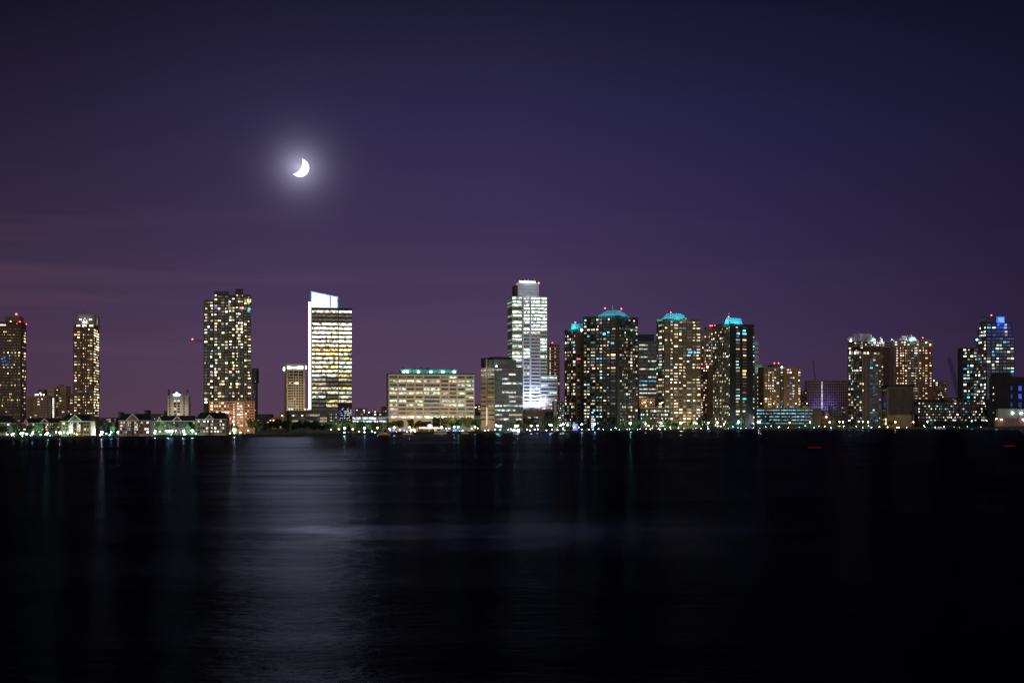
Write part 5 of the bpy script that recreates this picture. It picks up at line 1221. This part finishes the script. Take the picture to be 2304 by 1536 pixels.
# dark stone piers
for lab, a, e, zt in [('dark stone landing platform before the tan aqua-roofed tower', 1543, 1592, 2.9), ('low dark quay wall before the black-sided tower', 1594, 1718, 2.3), ('dark quay platform before the broad black tower', 1300, 1430, 2.2), ('dark timber marina quay before the cream office block', 880, 1078, 2.6)]:
    Ya, Ye = shoreY(a) - 3, shoreY(e) - 3; m = MB(); A = Vector((X(a, Ya), Ya, 0)); B = Vector((X(e, Ye), Ye, 0)); L = (B - A).length
    m.box(0, L, 0, 7, -.8, zt); ang = math.atan2(B.y - A.y, B.x - A.x)
    o = thing('quay', lab, 'quay', tuple(A), ang); m.build('deck', STONE, o)
    m = MB()
    for i in range(int(L / 5)): m.tube((i * 5 + 1, -.35, -.8), (i * 5 + 1, -.35, zt + .4), .3, n=6)
    m.build('piling', pmat('piling_wood', (.02, .018, .017)), o)
    m = MB(); n = int(L / 2.5)
    for i in range(n): m.tube((i * 2.5 + .5, .5, zt - .1), (i * 2.5 + .5, .5, zt + 1.1), .05, n=4)
    m.tube((.2, .5, zt + 1.1), (L - .2, .5, zt + 1.1), .06, n=4); m.build('railing', METAL, o)

# waterfront pub with bulbs
Y = shoreY(967) + 16; b = Bld('restaurant', 'dark waterfront pub with white oval sign and a string of warm bulbs', 942, Y, 3, pR=991, d=12)
b.box('wall', wall('pub_brown', (.05, .035, .03)), 0, b.z(957)); m = MB(); m.frustum((-1, b.w + 1, -1.5, 13), b.z(957.5), (1, b.w - 1, 3, 9), b.z(952)); b.part(m, 'roof', pmat('pub_roof', (.02, .014, .016)))
b.box('upper_wall', pmat('pub_roof', (.02, .014, .016)), b.z(953), b.z(948), b.r(950), b.r(970), 4, 8)
m = MB(); m.ball((b.r(967.5), -1.7, b.z(957)), 1, 16, 8, sx=2.8, sy=.15, sz=1.7); s_ = b.part(m, 'sign', lampmat((.72, .62, .9), .55))
m = MB(); xs = b.r(967.5); zs = b.z(958.6)
for q in range(5): m.box(xs - 1.9 + q * .78, xs - 1.3 + q * .78, -2.0, -1.86, zs - .15, zs + .45)
m.prism([(xs - .5, zs + 1.1), (xs + .5, zs + 1.1), (xs, zs + 2.0)], -2.0, -1.86); m.build('lettering', lampmat((1, .97, 1), 2), s_)
for q in range(16):
    m = MB(); m.ball((b.r(944 + q * 2.9), -1.7, b.z(962.3 + .5 * (q % 2))), .38, 7, 4); b.part(m, 'bulb', lampmat(CC['W'], 18))
b.win('R', 0, .6, b.w - .6, .4, b.z(963.5), 1, 11, .45, 'WOP', .75, .4, .7); b.finish()
# blue-lit kiosk and striped stair tower
Y = shoreY(1294) + 6; b = Bld('kiosk', 'small kiosk drenched in deep blue light on the promenade', 1289, Y, 0, pR=1299.5, d=4, cat='kiosk')
b.box('wall', wall('kiosk_grey', (.35, .35, .4)), 0, b.z(953)); b.box('roof', METAL, b.z(953) - .05, b.z(951.5), -.5, b.w + .5, -.8, 4.4)
m = MB(); m.ball((b.r(1294), -1.2, b.z(960)), 1.0); b.part(m, 'wall_lamp', lampmat((.03, .12, 1), 6)); spot(b.root, (b.w / 2, -9, 1), (b.w / 2, 0, 5), (.004, .01, 1), 5000, 140); b.finish()
Y = shoreY(1333) + 22; b = Bld('stair_tower', 'thin lit stair tower of white and dark stripes with a blue top lamp', 1330, Y, 0, pR=1336.5, d=3.5, cat='tower')
b.box('wall', wall('stair_dark', (.03, .03, .04)), 0, b.z(934)); 
for i in range(6): b.one('R', 0, b.w / 2, b.z(937 + i * 4.8), b.w - .3, 1.3, 'L', .9)
b.beacon(b.w / 2, 1, b.z(930), .7, 'B', 50, 1.5, 'roof_lamp'); b.finish()
# blue lamps by the marina
for i, (px, py, lab) in enumerate([(885.5, 968, 'blue marina lamp left of the orange lamps'), (910, 967.5, 'blue marina lamp just left of the pub'), (1006, 968.5, 'left blue marina lamp right of the pub'), (1025, 968.3, 'right blue marina lamp right of the pub')]):
    Y = shoreY(px) + 6; o = thing('marina_lamp', lab, 'lamp', (X(px, Y), Y, LAND)); a = link('pole', PM, o); a.scale = (1, 1, 2)
    m = MB(); m.ball((0, 0, max(1.4, Z(py, Y) - LAND)), .7, 8, 5); m.build('lamp_head', lampmat((.006, .03, 1), 28), o)
# sailing boats with tall masts
HULL = pmat('boat_white', (.55, .5, .45), .5)
def boat(label, px, Yo, L, mast=None, cat='boat', hull=HULL, name='sailboat', litw=None, tilt=0):
    Y = shoreY(px) - Yo; o = thing(name, label, cat, (X(px, Y), Y, 0), tilt); m = MB(); h = L * .13
    m.frustum((-L * .42, L * .36, -L * .10, L * .10), -.3, (-L * .46, L * .5, -L * .14, L * .14), h); m.build('hull', hull, o)
    m = MB(); m.frustum((-L * .25, L * .15, -L * .09, L * .09), h - .05, (-L * .22, L * .1, -L * .075, L * .075), h + L * .1); c = m.build('cabin', hull, o)
    m = MB(); m.box(-L * .21, L * .1, -L * .10, -L * .088, h + L * .02, h + L * .07); m.build('window', litw or GLASS, c)
    if mast:
        m = MB(); zt = Z(mast, Y); m.tube((0, 0, h), (0, 0, zt), .24, .16, 6); m.tube((0, 0, h + 1.6), (-L * .45, 0, h + 1.7), .14, n=6)
        m.build('mast', HULL, o); m = MB(); m.tube((L * .48, 0, h), (0, 0, zt), .04, n=3); m.tube((-L * .44, 0, h), (0, 0, zt), .04, n=3); m.build('rigging', METAL, o)
    return o
boat('white sailboat with tall mast before the low glass parking deck', 862, 8, 10, 948)
boat('sailboat with warm-lit mast left of the pub', 917.5, 9, 11, 933)
boat('sailboat with the tallest orange-lit mast right of the pub', 991, 9, 14, 908)
boat('small sailboat with short mast under the cream block right end', 1046, 9, 9, 950)
boat('amber-lit cabin boat at the left end of the marina', 868.5, 12, 9, None, 'boat', pmat('amber_hull', (.45, .26, .1)), 'cabin_boat', emat(CC['O'], .8, False, 'orange'))
boat('dim cabin boat moored before the low black flats', 2116, 10, 16, None, 'boat', HULL, 'cabin_boat', emat(CC['C'], .6, False, 'cool'))
boat('dark work barge moored right of the dim cabin boat', 2140, 10, 24, None, 'barge', pmat('barge_black', (.02, .02, .022)), 'barge')
# red channel buoys on the river
for px, py, wd, lab in [(1833, 1006, 6.2, 'larger dim red mooring float on the dark river'), (2271, 1002.3, 5.2, 'smaller dim red float on the river near the right edge')]:
    Y = H * F / (py + 2 - HY); o = thing('mooring_float', lab, 'float', (X(px, Y), Y, 0), 0, 'red floats on the river'); fl = pmat('float_red', (.10, .008, .006), .6); k = wd / 2
    m = MB(); m.tube((-k, 0, .25), (k, 0, .25), .75, .75, 12); m.ball((-k, 0, .25), .75, 12, 6); m.ball((k, 0, .25), .75, 12, 6); m.build('drum', fl, o)
    m = MB(); m.tube((0, 0, .9), (0, 0, 1.5), .12); m.build('ring_post', METAL, o)
print('objects', len(bpy.data.objects))
